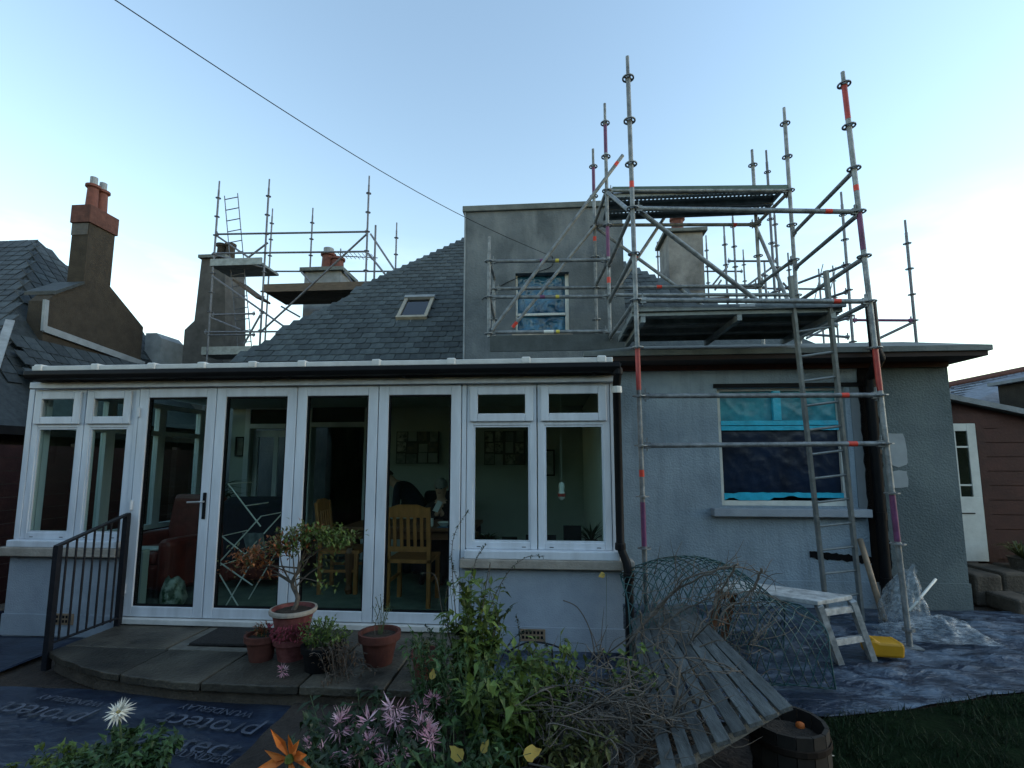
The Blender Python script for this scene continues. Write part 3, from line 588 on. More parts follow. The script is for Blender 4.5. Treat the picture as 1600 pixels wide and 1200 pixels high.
for z in (z0 + .82 + .14, z1 - .1 - .22): mb.box((x0 + .11, SY + .026, z), (x1 - .11, SY + .049, z + .022))
mb.build('glazing_bar', M['white'], dr)
M['shedglass'] = glassmat('shed_glass', (.5,.6,.62), 2.2)
for xa, xb in ((x0 + .11, 5.335), (5.36, x1 - .11)): mb = MB(); mb.box((xa, SY + .034, z0 + .82), (xb, SY + .04, z1 - .1)); mb.build('pane', M['shedglass'], dr)
mb = MB(); mb.box((5.28, SY + .012, z0 + .6), (5.5, SY + .019, z0 + .615)); mb.build('letter_slot', M['blackmetal'], dr)
mb = MB(); mb.bar((4.85, SY - .02, 2.62), (8.7, SY - .02, 2.02 - .3), .10, .07); mb.build('barge_board', M['leadpale'], sh)
mb = MB(); mb.prism([(4.85, SY, 2.58), (8.7, SY, 1.68), (8.7, SY, 1.72), (4.85, SY, 2.63)], (0, 2.5, 0)); mb.build('roof', M['felt'], sh)
# stone steps
ss = thing('stone_steps', (5.3, 6.6, 0), 'rough earthy stone steps below the white shed door', 'steps')
for (x0, x1, y0, y1, z0, z1) in ((4.95, 6.6, 6.45, 7.02, 0, .37), (5.05, 6.7, 6.05, 6.45, 0, .17)):
    n = 5
    for i in range(n):
        mb = MB(); xa, xb = lerp(x0, x1, i/n) + .01, lerp(x0, x1, (i+1)/n) - .01
        mb.box((xa, y0 + rnd.uniform(-.05, .03), z0 - .02), (xb, y1, z1 + rnd.uniform(-.03, .02))); mb.build('stone', M['slabedge'], ss, bevel=.03)
fr = thing('far_house', (9.5, 13, 0), 'low neighbouring house with purple-grey tiled roof beyond the shed', 'house')
mb = MB(); mb.box((8.0, 12.4, 0), (14, 16, 2.3)); mb.build('wall', M['chimbrown'], fr)
a_, b_, c_, d_ = P(1485, 645, 11.5), P(1640, 660, 11.5), P(1640, 572, 14.0), P(1485, 605, 14.0)
mb = MB(); mb.add([a_, b_, c_, d_, a_ - V((0, 0, .2)), b_ - V((0, 0, .2)), V((c_.x, c_.y + 2, 2.9)), V((d_.x, d_.y + 2, 2.9))], [(0,1,2,3), (4,5,1,0), (3,2,6,7), (4,7,6,5), (0,3,7,4), (1,5,6,2)])
M['tile'] = mat('grey_purple_tile', (.10,.12,.15), .6, .3, 8, .3, 30, rand=.35, c2=(.17,.195,.235)); fro = mb.build('roof', M['tile'], fr)
nrm = (b_ - a_).cross(d_ - a_).normalized()
for i in range(11):
    t0, t1 = i / 11, (i + 1) / 11; la, lb, ra, rb = a_.lerp(d_, t0), a_.lerp(d_, t1), b_.lerp(c_, t0), b_.lerp(c_, t1); n = 14
    for j in range(n):
        u0, u1 = (j + (.5 if i % 2 else 0)) / n, (j + .94 + (.5 if i % 2 else 0)) / n
        if u1 > 1: continue
        p0, p1, p2, p3 = la.lerp(ra, u0), la.lerp(ra, u1), lb.lerp(rb, u1), lb.lerp(rb, u0); mb = MB(); mb.add([p0 + nrm*.05, p1 + nrm*.05, p2 + nrm*.02, p3 + nrm*.02, p0 + nrm*.01, p1 + nrm*.01, p2 + nrm*.005, p3 + nrm*.005], [(0,1,2,3), (4,5,1,0), (1,5,6,2), (0,3,7,4)])
        mb.build('tile', M['tile'], fro)
mb = MB(); mb.tube([d_ + V((-.1, 0, .04)), c_ + V((0, 0, .04))], .09, 8); mb.build('ridge_tile', M['brickcap'], fr)
p = P(1628, 606, 11.3); mb = MB(); mb.box((p.x - .28, 11.2, 2.0), (p.x + .7, 12.0, p.z + .15)); ch = mb.build('chimney', M['chimbrown'], fr); mb = MB(); mb.box((p.x - .42, 11.08, p.z + .151), (p.x + .8, 12.1, p.z + .22)); mb.build('cap', M['lead'], ch)
# ---------------------------------------------------------------- sunroom
sr = thing('sunroom', (-2.4, 4.7, 0), 'white framed sunroom with four glazed doors and grey dwarf walls', 'sunroom')
FY = 4.60; FLOOR = .20
mb = MB(); mb.box((-5.26, FY - .02, 0), (-4.09, FY + .22, .76)); mb.box((-5.26, FY + .22, 0), (-5.04, 7.5, .76)); mb.build('dwarf_wall', M['renderblue'], sr, label='grey-blue dwarf wall behind the iron railing')
mb = MB(); mb.box((-.83, FY - .02, 0), (.62, FY + .22, .72)); mb.build('dwarf_wall', M['renderblue'], sr, label='grey-blue dwarf wall beside the black downpipe')
for x0, x1 in ((-5.27, -4.085), (-.835, .63)):
    mb = MB(); mb.box((x0, FY - .034, .02), (x1, FY - .021, .215)); mb.build('plinth', M['renderblue'], sr)
mb = MB(); mb.box((-5.33, FY - .10, .762), (-4.10, FY + .05, .845)); mb.build('stone_sill', M['sandstone'], sr, bevel=.008)
mb = MB(); mb.box((-.82, FY - .10, .722), (.72, FY + .05, .80)); mb.build('stone_sill', M['sandstone'], sr, bevel=.008)
mb = MB(); mb.box((-5.25, FY - .085, .846), (-4.12, FY + .1, .91)); mb.build('cill', M['upvc'], sr, bevel=.008)
mb = MB(); mb.box((-.78, FY - .085, .801), (.60, FY + .1, .875)); mb.build('cill', M['upvc'], sr, bevel=.008)
# solid end wall, back wall with doorways, floor, ceiling
M['inwall'] = mat('pale_green_paint', (.40,.44,.41), .85, .06, 2)
M['infloor'] = mat('green_carpet', (.12,.15,.12), .95, .25, 6, .3, 60)
M['inceil'] = mat('ceiling_board', (.42,.46,.42), .8, .08, 3)
mb = MB(); mb.box((.48, FY + .22, 0), (.559, 7.5, 2.46)); mb.build('end_wall', M['inwall'], sr)
mb = MB(); mb.box((-.83, FY + .221, 0), (.479, FY + .3, .78)); mb.box((-5.039, FY + .221, 0), (-4.09, FY + .3, .78)); mb.build('inner_wall', M['inwall'], sr)
mb = MB(); mb.box((-5.04, FY + .06, 0), (.48, 8.19, FLOOR)); mb.build('floor', M['infloor'], sr)
mb = MB(); mb.box((-5.2, FY + .1, 2.50), (.55, 7.5, 2.56)); mb.build('ceiling', M['inceil'], sr)
DOORS = [(-4.72, -3.98, FLOOR, 2.18), (-3.72, -2.87, FLOOR, 2.2)]
mb = holewall(-5.04, .48, FLOOR, 2.56, 7.5, .14, DOORS); mb.build('back_wall', M['inwall'], sr)
for (a, b, c, d) in DOORS:
    mb = MB(); mb.box((a - .08, 7.46, c), (a, 7.499, d + .36)); mb.box((b, 7.46, c), (b + .08, 7.499, d + .36)); mb.box((a, 7.46, d), (b, 7.499, d + .07)); mb.box((a, 7.46, d + .30), (b, 7.499, d + .36)); mb.build('door_surround', M['upvc'], sr)
    mb = MB(); mb.box((a, 7.48, d + .07), (b, 7.499, d + .30)); mb.build('fanlight', M['blackpl'], sr)
mb = MB(); mb.box((-4.70, 7.55, FLOOR), (-4.62, 7.6, 2.15)); mb.box((-4.06, 7.55, FLOOR), (-3.99, 7.6, 2.15)); mb.box((-4.62, 7.55, 2.05), (-4.06, 7.6, 2.15)); mb.box((-4.37, 7.56, FLOOR), (-4.30, 7.59, 2.05)); mb.build('inner_door', M['upvc'], sr)
# roof, white edge trim with joint covers, black gutter, fascia
mb = MB(); mb.prism([(-5.06, 4.42, 2.535), (-5.06, 7.7, 2.78), (-5.06, 7.7, 2.58), (-5.06, 4.60, 2.50)], (5.7, 0, 0)); mb.build('roof', M['lead'], sr)
mb = MB(); mb.box((-5.05, 4.40, 2.545), (.56, 4.46, 2.592)); mb.build('edge_trim', M['trimw'], sr, bevel=.006)
for px_ in (62, 150, 238, 316, 395, 472, 588, 705, 822, 940):
    x = P(px_, 560, 4.4).x; mb = MB(); mb.box((x - .04, 4.385, 2.54), (x + .04, 4.50, 2.606)); mb.build('trim_cap', M['trimw'], sr, bevel=.012)
gp = [(4.47, 2.542), (4.375, 2.542), (4.365, 2.50), (4.385, 2.465), (4.44, 2.455), (4.47, 2.47)]
mb = MB(); mb.prism([(-5.10, y, z) for y, z in gp], (5.72, 0, 0)); mb.build('gutter', M['blackpl'], sr, bevel=.006)
mb = MB(); mb.box((-5.10, 4.475, 2.455), (.60, 4.56, 2.534)); mb.build('soffit_board', M['blackpl'], sr)
for x in (-4.6, -3.5, -2.45, -1.35, -.3, .4): mb = MB(); mb.box((x - .012, 4.44, 2.44), (x + .012, 4.478, 2.455)); mb.build('gutter_bracket', M['blackmetal'], sr)
mb = MB(); mb.box((-5.20, 4.53, 2.392), (.64, 4.60, 2.452)); mb.build('fascia', M['upvc'], sr, bevel=.004)

def framed(x0, x1, z0, z1, fw, y0, y1, mb):
    mb.box((x0, y0, z0), (x0 + fw, y1, z1)); mb.box((x1 - fw, y0, z0), (x1, y1, z1)); mb.box((x0 + fw, y0, z0), (x1 - fw, y1, z0 + fw)); mb.box((x0 + fw, y0, z1 - fw), (x1 - fw, y1, z1)); return mb
def pane(x0, x1, z0, z1, y, parent, m=None, t=.006, name='pane'):
    mb = MB(); mb.box((x0, y, z0), (x1, y + t, z1)); return mb.build(name, m or M['glass'], parent)
def casement(x0, x1, z0, z1, zs, lab=None):
    mb = MB(); f = .062; y0, y1 = FY - .005, FY + .065
    framed(x0, x1, z0, z1, f, y0, y1, mb); mb.box((x0 + f, y0, zs - .03), (x1 - f, y1, zs + .03)); w = mb.build('window', M['upvc'], sr, bevel=.005)
    a, b, c, d = x0 + .03, x1 - .03, zs + .005, z1 - .03
    mb = framed(a, b, c, d, .075, FY - .032, FY - .0055, MB()); mb.build('vent_sash', M['upvc'], w, bevel=.008)
    pane(a + .075, b - .075, c + .075, d - .075, FY + .012, w)
    mb = framed(x0 + f, x1 - f, z0 + f, zs - .03, .016, FY + .004, FY + .03, MB()); mb.build('bead', M['upvc'], w)
    pane(x0 + f + .016, x1 - f - .016, z0 + f + .016, zs - .046, FY + .018, w)
    for xx in (x0 + .12, x1 - .12):
        mb = MB(); mb.box((xx - .018, FY - .0075, z0 + .018), (xx + .018, FY - .0051, z0 + .024)); mb.build('drain_slot', M['blackpl'], w)
ZT = 2.391
casement(-5.20, -4.645, .911, ZT, 2.03); casement(-4.635, -4.11, .911, ZT, 2.03)
casement(-.78, -.128, .876, ZT, 2.03); casement(-.118, .545, .876, ZT, 2.03)
mb = MB(); mb.box((-5.26, FY - .01, .911), (-5.205, FY + .08, ZT)); mb.build('corner_post', M['upvc'], sr); mb = MB(); mb.box((.55, FY - .01, .876), (.61, 6.149, ZT)); mb.build('corner_post', M['upvc'], sr)
mb = MB(); mb.box((-4.105, FY - .012, .20), (-4.065, FY + .08, ZT)); mb.build('door_post', M['upvc'], sr); mb = MB(); mb.box((-.825, FY - .012, .20), (-.785, FY + .08, ZT)); mb.build('door_post', M['upvc'], sr)
mb = MB(); mb.box((-4.10, FY - .06, .155), (-.79, FY + .07, .205)); mb.build('threshold', M['trimw'], sr, bevel=.006)
edges = [-4.06, -3.255, -2.435, -1.63, -.83]
for i in range(4):
    x0, x1 = edges[i] + .004, edges[i + 1] - .004; z0, z1 = .212, 2.388; f = .095
    mb = framed(x0, x1, z0, z1, f, FY - .02, FY + .05, MB()); d = mb.build('door', M['upvc'], sr, bevel=.006)
    mb = framed(x0 + f, x1 - f, z0 + f, z1 - f, .014, FY - .006, FY + .03, MB()); mb.build('bead', M['blackpl'], d)
    pane(x0 + f + .014, x1 - f - .014, z0 + f + .014, z1 - f - .014, FY + .01, d)
    if i == 0:
        hx = x1 - .045; mb = MB(); mb.box((hx - .017, FY - .032, 1.12), (hx + .017, FY - .0201, 1.37)); h = mb.build('handle_plate', M['blackpl'], d, bevel=.006)
        mb = MB(); mb.tube([(hx, FY - .03, 1.285), (hx, FY - .07, 1.285), (hx - .02, FY - .075, 1.285), (hx - .14, FY - .07, 1.28)], .009, 8); mb.build('handle', mat('satin_steel', (.6,.6,.6), .3, .05, 4, metal=.8), d)
        for z in (.42, 1.2, 2.1): mb = MB(); mb.lathe([(.014, z), (.014, z + .09)], (x0 + .012, FY - .03, 0), 8); mb.build('hinge', M['upvc'], d)
# left end glazing of the sunroom
ey = [4.68, 5.45, 6.22, 6.99, 7.48]
for i in range(4):
    y0, y1 = ey[i], ey[i + 1]; x0, x1 = -5.22, -5.15; f = .06; z0, z1 = .80, 2.42; zs = 2.0; mb = MB()
    for (a, b, c, d) in ((y0, y0 + f, z0, z1), (y1 - f, y1, z0, z1)): mb.box((x0, a, c), (x1, b, d))
    for z in (z0, zs, z1 - f): mb.box((x0, y0 + f, z), (x1, y1 - f, z + f))
    w = mb.build('side_window', M['upvc'], sr)
    for (c, d) in ((z0 + f, zs), (zs + f, z1 - f)): mb = MB(); mb.box((-5.19, y0 + f, c), (-5.184, y1 - f, d)); mb.build('pane', M['glass'], w)
# downpipe at the corner
dp = MB(); dp.tube([(.60, 4.42, 2.50), (.60, 4.42, 2.42), (.60, 4.50, 2.34), (.60, 4.50, .92), (.645, 4.46, .80), (.655, 4.43, .70), (.655, 4.43, .02)], .037, 12); o = dp.build('downpipe', M['blackpl'], sr); smooth_angle(o, 50)
for z, x, y in ((2.28, .60, 4.50), (.90, .60, 4.50), (.66, .655, 4.43), (2.43, .60, 4.42)):
    mb = MB(); mb.lathe([(.044, z), (.047, z + .01), (.047, z + .05), (.044, z + .06)], (x, y, 0), 12); mb.build('collar', M['blackpl'] if z != 2.28 else M['trimw'], o)
# air bricks
for x, z in ((-4.63, .13), (-.17, .10)):
    mb = MB(); mb.box((x - .11, FY - .045, z), (x + .11, FY - .0345, z + .10)); ab = mb.build('air_brick', mat('buff_clay', (.24,.17,.11), .9, .2, 9), sr)
    for i in range(6):
        for j in range(2): mb = MB(); mb.box((x - .095 + i * .033, FY - .0475, z + .02 + j * .04), (x - .075 + i * .033, FY - .0451, z + .045 + j * .04)); mb.build('slot', M['blackpl'], ab)

# iron railing on the step
rl = thing('iron_railing', (-4.0, 4.1, .1), 'black wrought iron railing with plain balusters along the stone step', 'railing')
A0 = V((-4.06, 3.90, 0)); B0 = V((-4.03, 4.52, 0))
def rp(t, z): p = A0.lerp(B0, t); return V((p.x, p.y, z))
ztop = (.97, 1.17)
for t, za in ((0, ztop[0]), (1, ztop[1])): mb = MB(); p = rp(t, 0); mb.box((p.x - .022, p.y - .022, .0 if t == 0 else .13), (p.x + .022, p.y + .022, za)); mb.build('post', M['blackmetal'], rl)
mb = MB(); mb.bar(rp(-.03, ztop[0]), rp(1.03, ztop[1]), .045, .018); mb.build('hand_rail', M['blackmetal'], rl); mb = MB(); mb.bar(rp(0, .20), rp(1, .22), .03, .012); mb.build('bottom_rail', M['blackmetal'], rl)
for k in range(7):
    t = (k + 1) / 8; mb = MB(); mb.tube([rp(t, .2), rp(t, lerp(*ztop, t))], .0085, 8); mb.build('baluster', M['blackmetal'], rl)

# ---------------------------------------------------------------- inside the sunroom
def chair(x, y, rot, label, m):
    mw = Matrix.Translation((x, y, FLOOR)) @ Matrix.Rotation(rot, 4, 'Z'); t = link('dining_chair', None, None, mw, label, 'chair', None)
    def part(mb, n): return link(n, mb.mesh(n, m), t, mw)
    w = .21
    for sx in (-1, 1):
        mb = MB(); mb.bar((sx * w, -.20, 0), (sx * w, -.20, .47), .04, .04); mb.bar((sx * w, -.20, .47), (sx * w, -.27, 1.0), .04, .035, (0, 1, 0)); part(mb, 'leg')
        mb = MB(); mb.bar((sx * w, .20, 0), (sx * w, .20, .44), .042, .042); part(mb, 'leg')
    mb = MB(); mb.box((-.23, -.22, .44), (.23, .24, .475)); part(mb, 'seat')
    mb = MB(); mb.prism([(-.19, -.255, .90), (-.19, -.265, 1.0), (-.1, -.275, 1.03), (.1, -.275, 1.03), (.19, -.265, 1.0), (.19, -.255, .90)], (0, -.022, 0)); part(mb, 'top_rail')
    mb = MB(); mb.bar((-.19, -.225, .58), (.19, -.225, .58), .02, .05); part(mb, 'cross_rail')
    for k in range(5): xx = -.14 + .07 * k; mb = MB(); mb.bar((xx, -.22, .60), (xx, -.262, .91), .032, .012, (0, 1, 0)); part(mb, 'slat')
    for sx in (-1, 1): mb = MB(); mb.bar((sx * w, -.2, .25), (sx * w, .2, .25), .02, .03); part(mb, 'stretcher')
    return t
chair(-1.45, 5.30, 0, 'golden pine slat-back chair with its back to the glazed door', M['oak'])
chair(-2.40, 5.75, R(-84), 'golden pine chair at the end of the table, seen side-on', M['oak'])
tb = thing('dining_table', (-1.6, 5.9, FLOOR), 'dark wooden dining table with turned legs behind the pine chair', 'table')
mb = MB(); mb.box((-2.35, 5.48, .90), (-.85, 6.30, .94)); mb.build('table_top', M['oakdark'], tb, bevel=.008); mb = MB(); mb.box((-2.27, 5.56, .80), (-.93, 6.22, .899)); mb.build('apron', M['oakdark'], tb)
for x in (-2.26, -.94):
    for y in (5.57, 6.21): mb = MB(); mb.lathe([(.03, FLOOR), (.045, FLOOR + .05), (.03, FLOOR + .1), (.05, FLOOR + .3), (.055, FLOOR + .45), (.035, FLOOR + .5), (.05, FLOOR + .54), (.05, .80)], (x, y, 0), 10); mb.build('leg', M['oakdark'], tb)
M['china'] = mat('white_china', (.65,.66,.63), .3, .05, 3); M['paper'] = mat('paper', (.6,.62,.6), .8, .1, 4); M['bluecloth'] = mat('blue_cloth', (.05,.12,.2), .8, .2, 8)
def lathe_thing(name, prof, c, m, label, cat, n=12): mb = MB(); mb.lathe(prof, c, n); o = mb.build(name, m, smooth=True, label=label, cat=cat); return smooth_angle(o, 40)
lathe_thing('mug', [(.03, 0), (.036, .005), (.037, .085), (.033, .085), (.03, .02)], (-1.36, 5.62, .94), M['china'], 'white mug on the dining table behind the slatted chair back', 'mug')
lathe_thing('bowl', [(.03, 0), (.075, .05), (.07, .05), (.03, .012)], (-1.20, 5.60, .94), M['china'], 'small white bowl on the dining table beside the mug', 'bowl')
for x, h, lab in ((-2.12, .24, 'tall dark sauce bottle on the table'), (-2.03, .19, 'squat dark bottle on the table')): lathe_thing('bottle', [(.028, 0), (.03, .01), (.03, h * .6), (.012, h * .75), (.012, h)], (x, 5.95, .94), M['blackpl'], lab, 'bottle')
mb = MB(); mb.box((-1.18, 5.75, .94), (-.98, 5.95, 1.03)); mb.build('napkin_box', M['paper'], bevel=.01, label='open white paper box on the table before the seated person', cat='box')
mb = MB(); mb.box((-1.25, 5.5, .941), (-.9, 5.7, .947)); mb.build('place_mat', M['bluecloth'], label='blue place mat on the dining table', cat='place mat')
# armchairs
M['redleather'] = mat('dark_red_leather', (.12,.02,.016), .5, .3, 5, .2, 20); M['navy'] = mat('navy_fabric', (.012,.014,.028), .9, .3, 8, .2, 60)
def armchair(x, y, rot, label, m, mback=None):
    mw = Matrix.Translation((x, y, FLOOR)) @ Matrix.Rotation(rot, 4, 'Z'); t = link('armchair', None, None, mw, label, 'armchair')
    def part(mb, n, mm, bv=.05):
        o = link(n, mb.mesh(n, mm), t, mw); b = o.modifiers.new('b', 'BEVEL'); b.width = bv; b.segments = 3; return o
    mb = MB(); mb.box((-.36, -.35, .1), (.36, .38, .38)); part(mb, 'base', m); mb = MB(); mb.box((-.29, -.25, .36), (.29, .40, .50)); part(mb, 'seat', m)
    for s in (-1, 1): mb = MB(); mb.box((s * .29, -.38, .08), (s * .46, .40, .64)); part(mb, 'arm', m, .07)
    mb = MB(); mb.prism([(-.36, -.22, .3), (-.36, -.42, .3), (-.36, -.52, 1.02), (-.36, -.34, 1.08)], (.72, 0, 0)); part(mb, 'backrest', mback or m, .07)
    return t
armchair(-4.42, 5.55, R(170), 'dark red leather armchair behind the first glazed door', M['redleather'])
armchair(-3.45, 6.0, R(8), 'dark red armchair with a navy covered back behind the clothes airer', M['redleather'], M['navy'])
# throw, bag, airer
mb = MB(); mb.box((-4.55, 5.18, FLOOR + .505), (-4.1, 5.35, FLOOR + .53)); mb.build('throw', M['paper'], bevel=.01, label='white throw lying over the red armchair seat', cat='throw')
mb = MB(); n = 10
bagp = [(.10, 0), (.12, .05), (.115, .16), (.09, .24), (.05, .26)]; mb.lathe(bagp, (-3.86, 4.98, FLOOR), 10)
for i, v in enumerate(mb.v): q = V(v); k = noise.noise(q * 11) * .07; mb.v[i] = (q.x + k, q.y - k * .7, max(FLOOR, q.z + k * 1.4))
bg = mb.build('shopping_bag', mat('green_plastic_bag', (.02,.08,.03), .35, .6, 9, c2=(.3,.34,.3), contrast=.08), smooth=True, label='green plastic shopping bag on the floor behind the first glazed door', cat='bag')
ai = thing('clothes_airer', (-3.05, 5.0, FLOOR), 'folding white wire clothes airer standing behind the second glazed door', 'clothes airer')
W = M['china']; yA, yB = 4.86, 5.28
def zig(y): return [(-3.27, y, 1.44), (-2.90, y, 1.02)], [(-2.90, y, 1.12), (-3.35, y, .62)], [(-2.90, y, .80), (-3.24, y, FLOOR)], [(-3.3, y, .92), (-2.98, y, .70)], [(-3.30, y, .66), (-2.95, y, .45)], [(-3.35, y, .62), (-3.05, y, FLOOR)]
for y in (yA, yB):
    for s in (zig(y) if y == yA else zig(y)[1:3]): mb = MB(); mb.tube(s, .0065, 6); mb.build('strut', W, ai)
for (x, z) in ((-3.27, 1.44), (-2.90, 1.12), (-2.90, .80), (-3.35, .62), (-3.3, .92), (-3.08, 1.22)): mb = MB(); mb.tube([(x, yA, z), (x, yB, z)], .005, 6); mb.build('rail', W, ai)
mb = MB()
for i in range(9):
    for j in range(9):
        x = lerp(-3.33, -3.10, i / 8); z = .98 - .035 * j * (.6 + .4 * abs(math.sin(i))); mb.v.append((x, 5.24 + .02 * math.sin(i * 1.7) + .01 * j, z - .08))
for i in range(8):
    for j in range(8): q = i * 9 + j; mb.f.append((q, q + 1, q + 10, q + 9)); mb.m.append(0)
mb.build('towel', mat('grey_towel', (.16,.19,.21), .9, .3, 12), smooth=True, fix=False, label='pale towel hung over the clothes airer', cat='towel')
# pictures on the back wall
def board(x0, x1, z0, z1, label, n, seed):
    t = thing('photo_board', ((x0 + x1) / 2, 7.49, z0), label, 'photo board'); mb = MB(); mb.box((x0, 7.47, z0), (x1, 7.499, z1)); mb.build('backing', mat('board_back', (.06,.065,.06), .6, .2, 6), t); r2 = random.Random(seed); nx, nz = n
    pm = [mat('print_%d_%d' % (seed, k), c, .4, .5, 14, c2=c2, contrast=.1) for k, (c, c2) in enumerate((((.6,.64,.62), (.15,.17,.17)), ((.12,.13,.13), (.5,.48,.42)), ((.42,.34,.28), (.08,.08,.09)), ((.7,.74,.74), (.3,.33,.3))))]
    for i in range(nx):
        for j in range(nz):
            cx = lerp(x0, x1, (i + .5) / nx) + r2.uniform(-.01, .01); cz = lerp(z0, z1, (j + .5) / nz) + r2.uniform(-.01, .01); w = (x1 - x0) / nx * r2.uniform(.35, .48); h = (z1 - z0) / nz * r2.uniform(.38, .48)
            mb = MB(); mb.box((cx - w, 7.463, cz - h), (cx + w, 7.4695, cz + h)); mb.build('photo', pm[r2.randrange(4)], t)
board(-2.36, -1.70, 1.63, 2.12, 'photo collage board on the back wall above the two people', (4, 3), 3); board(-1.0, -.38, 1.61, 2.12, 'photo collage board on the back wall behind the picture window', (4, 3), 5)
def picture(x0, x1, z0, z1, label, c): t = thing('picture', (x0, 7.49, z0), label, 'picture'); mb = framed(x0, x1, z0, z1, .02, 7.465, 7.499, MB()); mb.build('frame', M['blackpl'], t); mb = MB(); mb.box((x0 + .02, 7.478, z0 + .02), (x1 - .02, 7.49, z1 - .02)); mb.build('print', mat('picture_print', c, .5, .4, 9), t)
picture(-4.95, -4.80, 1.74, 2.05, 'small dark framed picture left of the inner glazed door'.replace('left of', 'beside'), (.12,.13,.12)); picture(-.12, .06, 1.45, 1.84, 'small framed print on the green back wall by the corner', (.3,.33,.32)); picture(-1.36, -1.22, 1.5, 2.1, 'tall narrow black framed picture between the photo boards', (.02,.02,.02))
# things on the inner sill of the right-hand window
mb = MB(); mb.box((-.83, FY + .10, .782), (.47, FY + .42, .82)); mb.build('inner_sill', M['upvc'], sr)
def standframe(x, w, h, label, tilt=.05): t = thing('standing_photograph', (x, 4.85, .82), label, 'photograph'); mm = Matrix.Rotation(-tilt * 2.5, 4, 'X'); mb = MB(); mb.obox((x, 4.85, .82 + h / 2), w, .018, h, mm); mb.build('frame', M['blackpl'], t, bevel=.004); mb = MB(); mb.obox((x, 4.91, .82 + h * .33), .04, .008, h * .66, Matrix.Rotation(.35, 4, 'X')); mb.build('strut', M['blackpl'], t)
standframe(-.40, .15, .13, 'small black photo frame standing beside the bushy sill plant'); standframe(.0, .09, .15, 'narrow black photo frame on the inner sill'); standframe(.20, .17, .24, 'large black photo frame on the inner sill by the corner'); standframe(-.21, .07, .15, 'tiny black photo frame against the window mullion')
def sill_plant(x, y, n, L, label, m, up=1.0):
    t = thing('potted_plant', (x, y, .82), label, 'plant'); mb = MB(); mb.lathe([(.045, .82), (.06, .92), (.063, .92), (.05, .90)], (x, y, 0), 12); mb.build('pot', M['terracotta'], t); mb = MB()
    for k in range(n): a = rnd.uniform(0, 6.28); d = V((math.cos(a) * .7, math.sin(a) * .35, up * rnd.uniform(.3, 1))); mb.leaf((x, y, .90), d, (0, 0, 1), L * rnd.uniform(.6, 1.1), .022, .2, .25)
    mb.build('leaves', m, t, fix=False)
M['dkleaf'] = leafmat('dark_house_leaf', (.015,.03,.012), (.03,.055,.02))
sill_plant(-.62, 4.9, 60, .17, 'bushy dark plant on the inner sill beside the doors', M['dkleaf'], .5); sill_plant(.38, 4.9, 34, .26, 'strappy orchid-leaved plant on the inner sill by the corner', M['dkleaf'])
mb = MB(); mb.lathe([(.008, 1.30), (.03, 1.32), (.036, 1.36), (.022, 1.39), (.028, 1.42), (.024, 1.46), (.004, 1.47)], (.10, 4.80, 0), 10); orn = mb.build('hanging_ornament', M['china'], label='small white ornament hung on a thread inside the window', cat='ornament', smooth=True); mb = MB(); mb.tube([(.10, 4.8, 1.46), (.10, 4.8, 2.49)], .0012, 4); mb.build('thread', M['china'], orn); mb = MB(); mb.lathe([(.037, 1.335), (.038, 1.365)], (.10, 4.80, 0), 10); mb.build('red_band', M['redpaint'], orn)
# floor plant behind the first door
t = thing('potted_plant', (-4.75, 6.6, FLOOR), 'tall spiky dark houseplant in the far corner of the sunroom', 'plant'); mb = MB(); mb.lathe([(.13, FLOOR), (.17, FLOOR + .3), (.18, FLOOR + .3), (.15, FLOOR + .27)], (-4.55, 6.6, 0), 14); mb.build('pot', M['blackpl'], t); mb = MB(); mb.tube([(-4.55, 6.6, FLOOR + .2), (-4.53, 6.6, 1.25)], .02, 8); mb.build('stem', M['bark'], t); mb = MB()
for k in range(60): a = rnd.uniform(0, 6.28); mb.leaf((-4.54, 6.6, rnd.uniform(1.0, 1.3)), (math.cos(a), math.sin(a), rnd.uniform(-.3, 1.2)), (0, 0, 1), rnd.uniform(.25, .42), .03, .2, .3)
mb.build('leaves', M['dkleaf'], t, fix=False)

# ---------------------------------------------------------------- the two people at the table
M['skin'] = mat('skin', (.42,.25,.18), .55, .08, 12); M['jumper'] = mat('navy_jumper', (.010,.012,.024), .95, .25, 25, .3, 90); M['darktop'] = mat('dark_cardigan', (.028,.018,.022), .95, .25, 25, .3, 90); M['trouser'] = mat('dark_trousers', (.02,.02,.024), .9, .2, 20); M['greyhair'] = mat('grey_hair', (.2,.195,.19), .7, .3, 60, .4, 120); M['darkhair'] = mat('dark_hair', (.03,.025,.022), .7, .3, 60, .4, 120)
def skinned(name, nodes, edges, root, mats, matof, parent=None, sub=2, **tags):
    names = list(nodes); me = bpy.data.meshes.new(name); me.from_pydata([nodes[n][0] for n in names], [(names.index(a), names.index(b)) for a, b in edges], []); o = bpy.data.objects.new('tmp', me); col.objects.link(o)
    o.modifiers.new('s', 'SKIN'); sk = me.skin_vertices[0].data
    for i, n in enumerate(names): r = nodes[n][1]; sk[i].radius = (r, r) if not isinstance(r, tuple) else r; sk[i].use_root = (n == root)
    sm = o.modifiers.new('u', 'SUBSURF'); sm.levels = sub; sm.render_levels = sub
    dg = bpy.context.evaluated_depsgraph_get(); ev = bpy.data.meshes.new_from_object(o.evaluated_get(dg)); bpy.data.objects.remove(o)
    for m in mats: ev.materials.append(m)
    ev.name = name; segs = [(V(nodes[a][0]), V(nodes[b][0]), matof(a, b)) for a, b in edges]
    for p in ev.polygons:
        c = p.center; best = (9, 0)
        for a, b, k in segs:
            d = b - a; t = max(0, min(1, (c - a).dot(d) / max(1e-9, d.length_squared))); q = (a + d * t - c).length
            if q < best[0]: best = (q, k)
        p.material_index = best[1]; p.use_smooth = True
    return link(name, ev, parent, **tags)
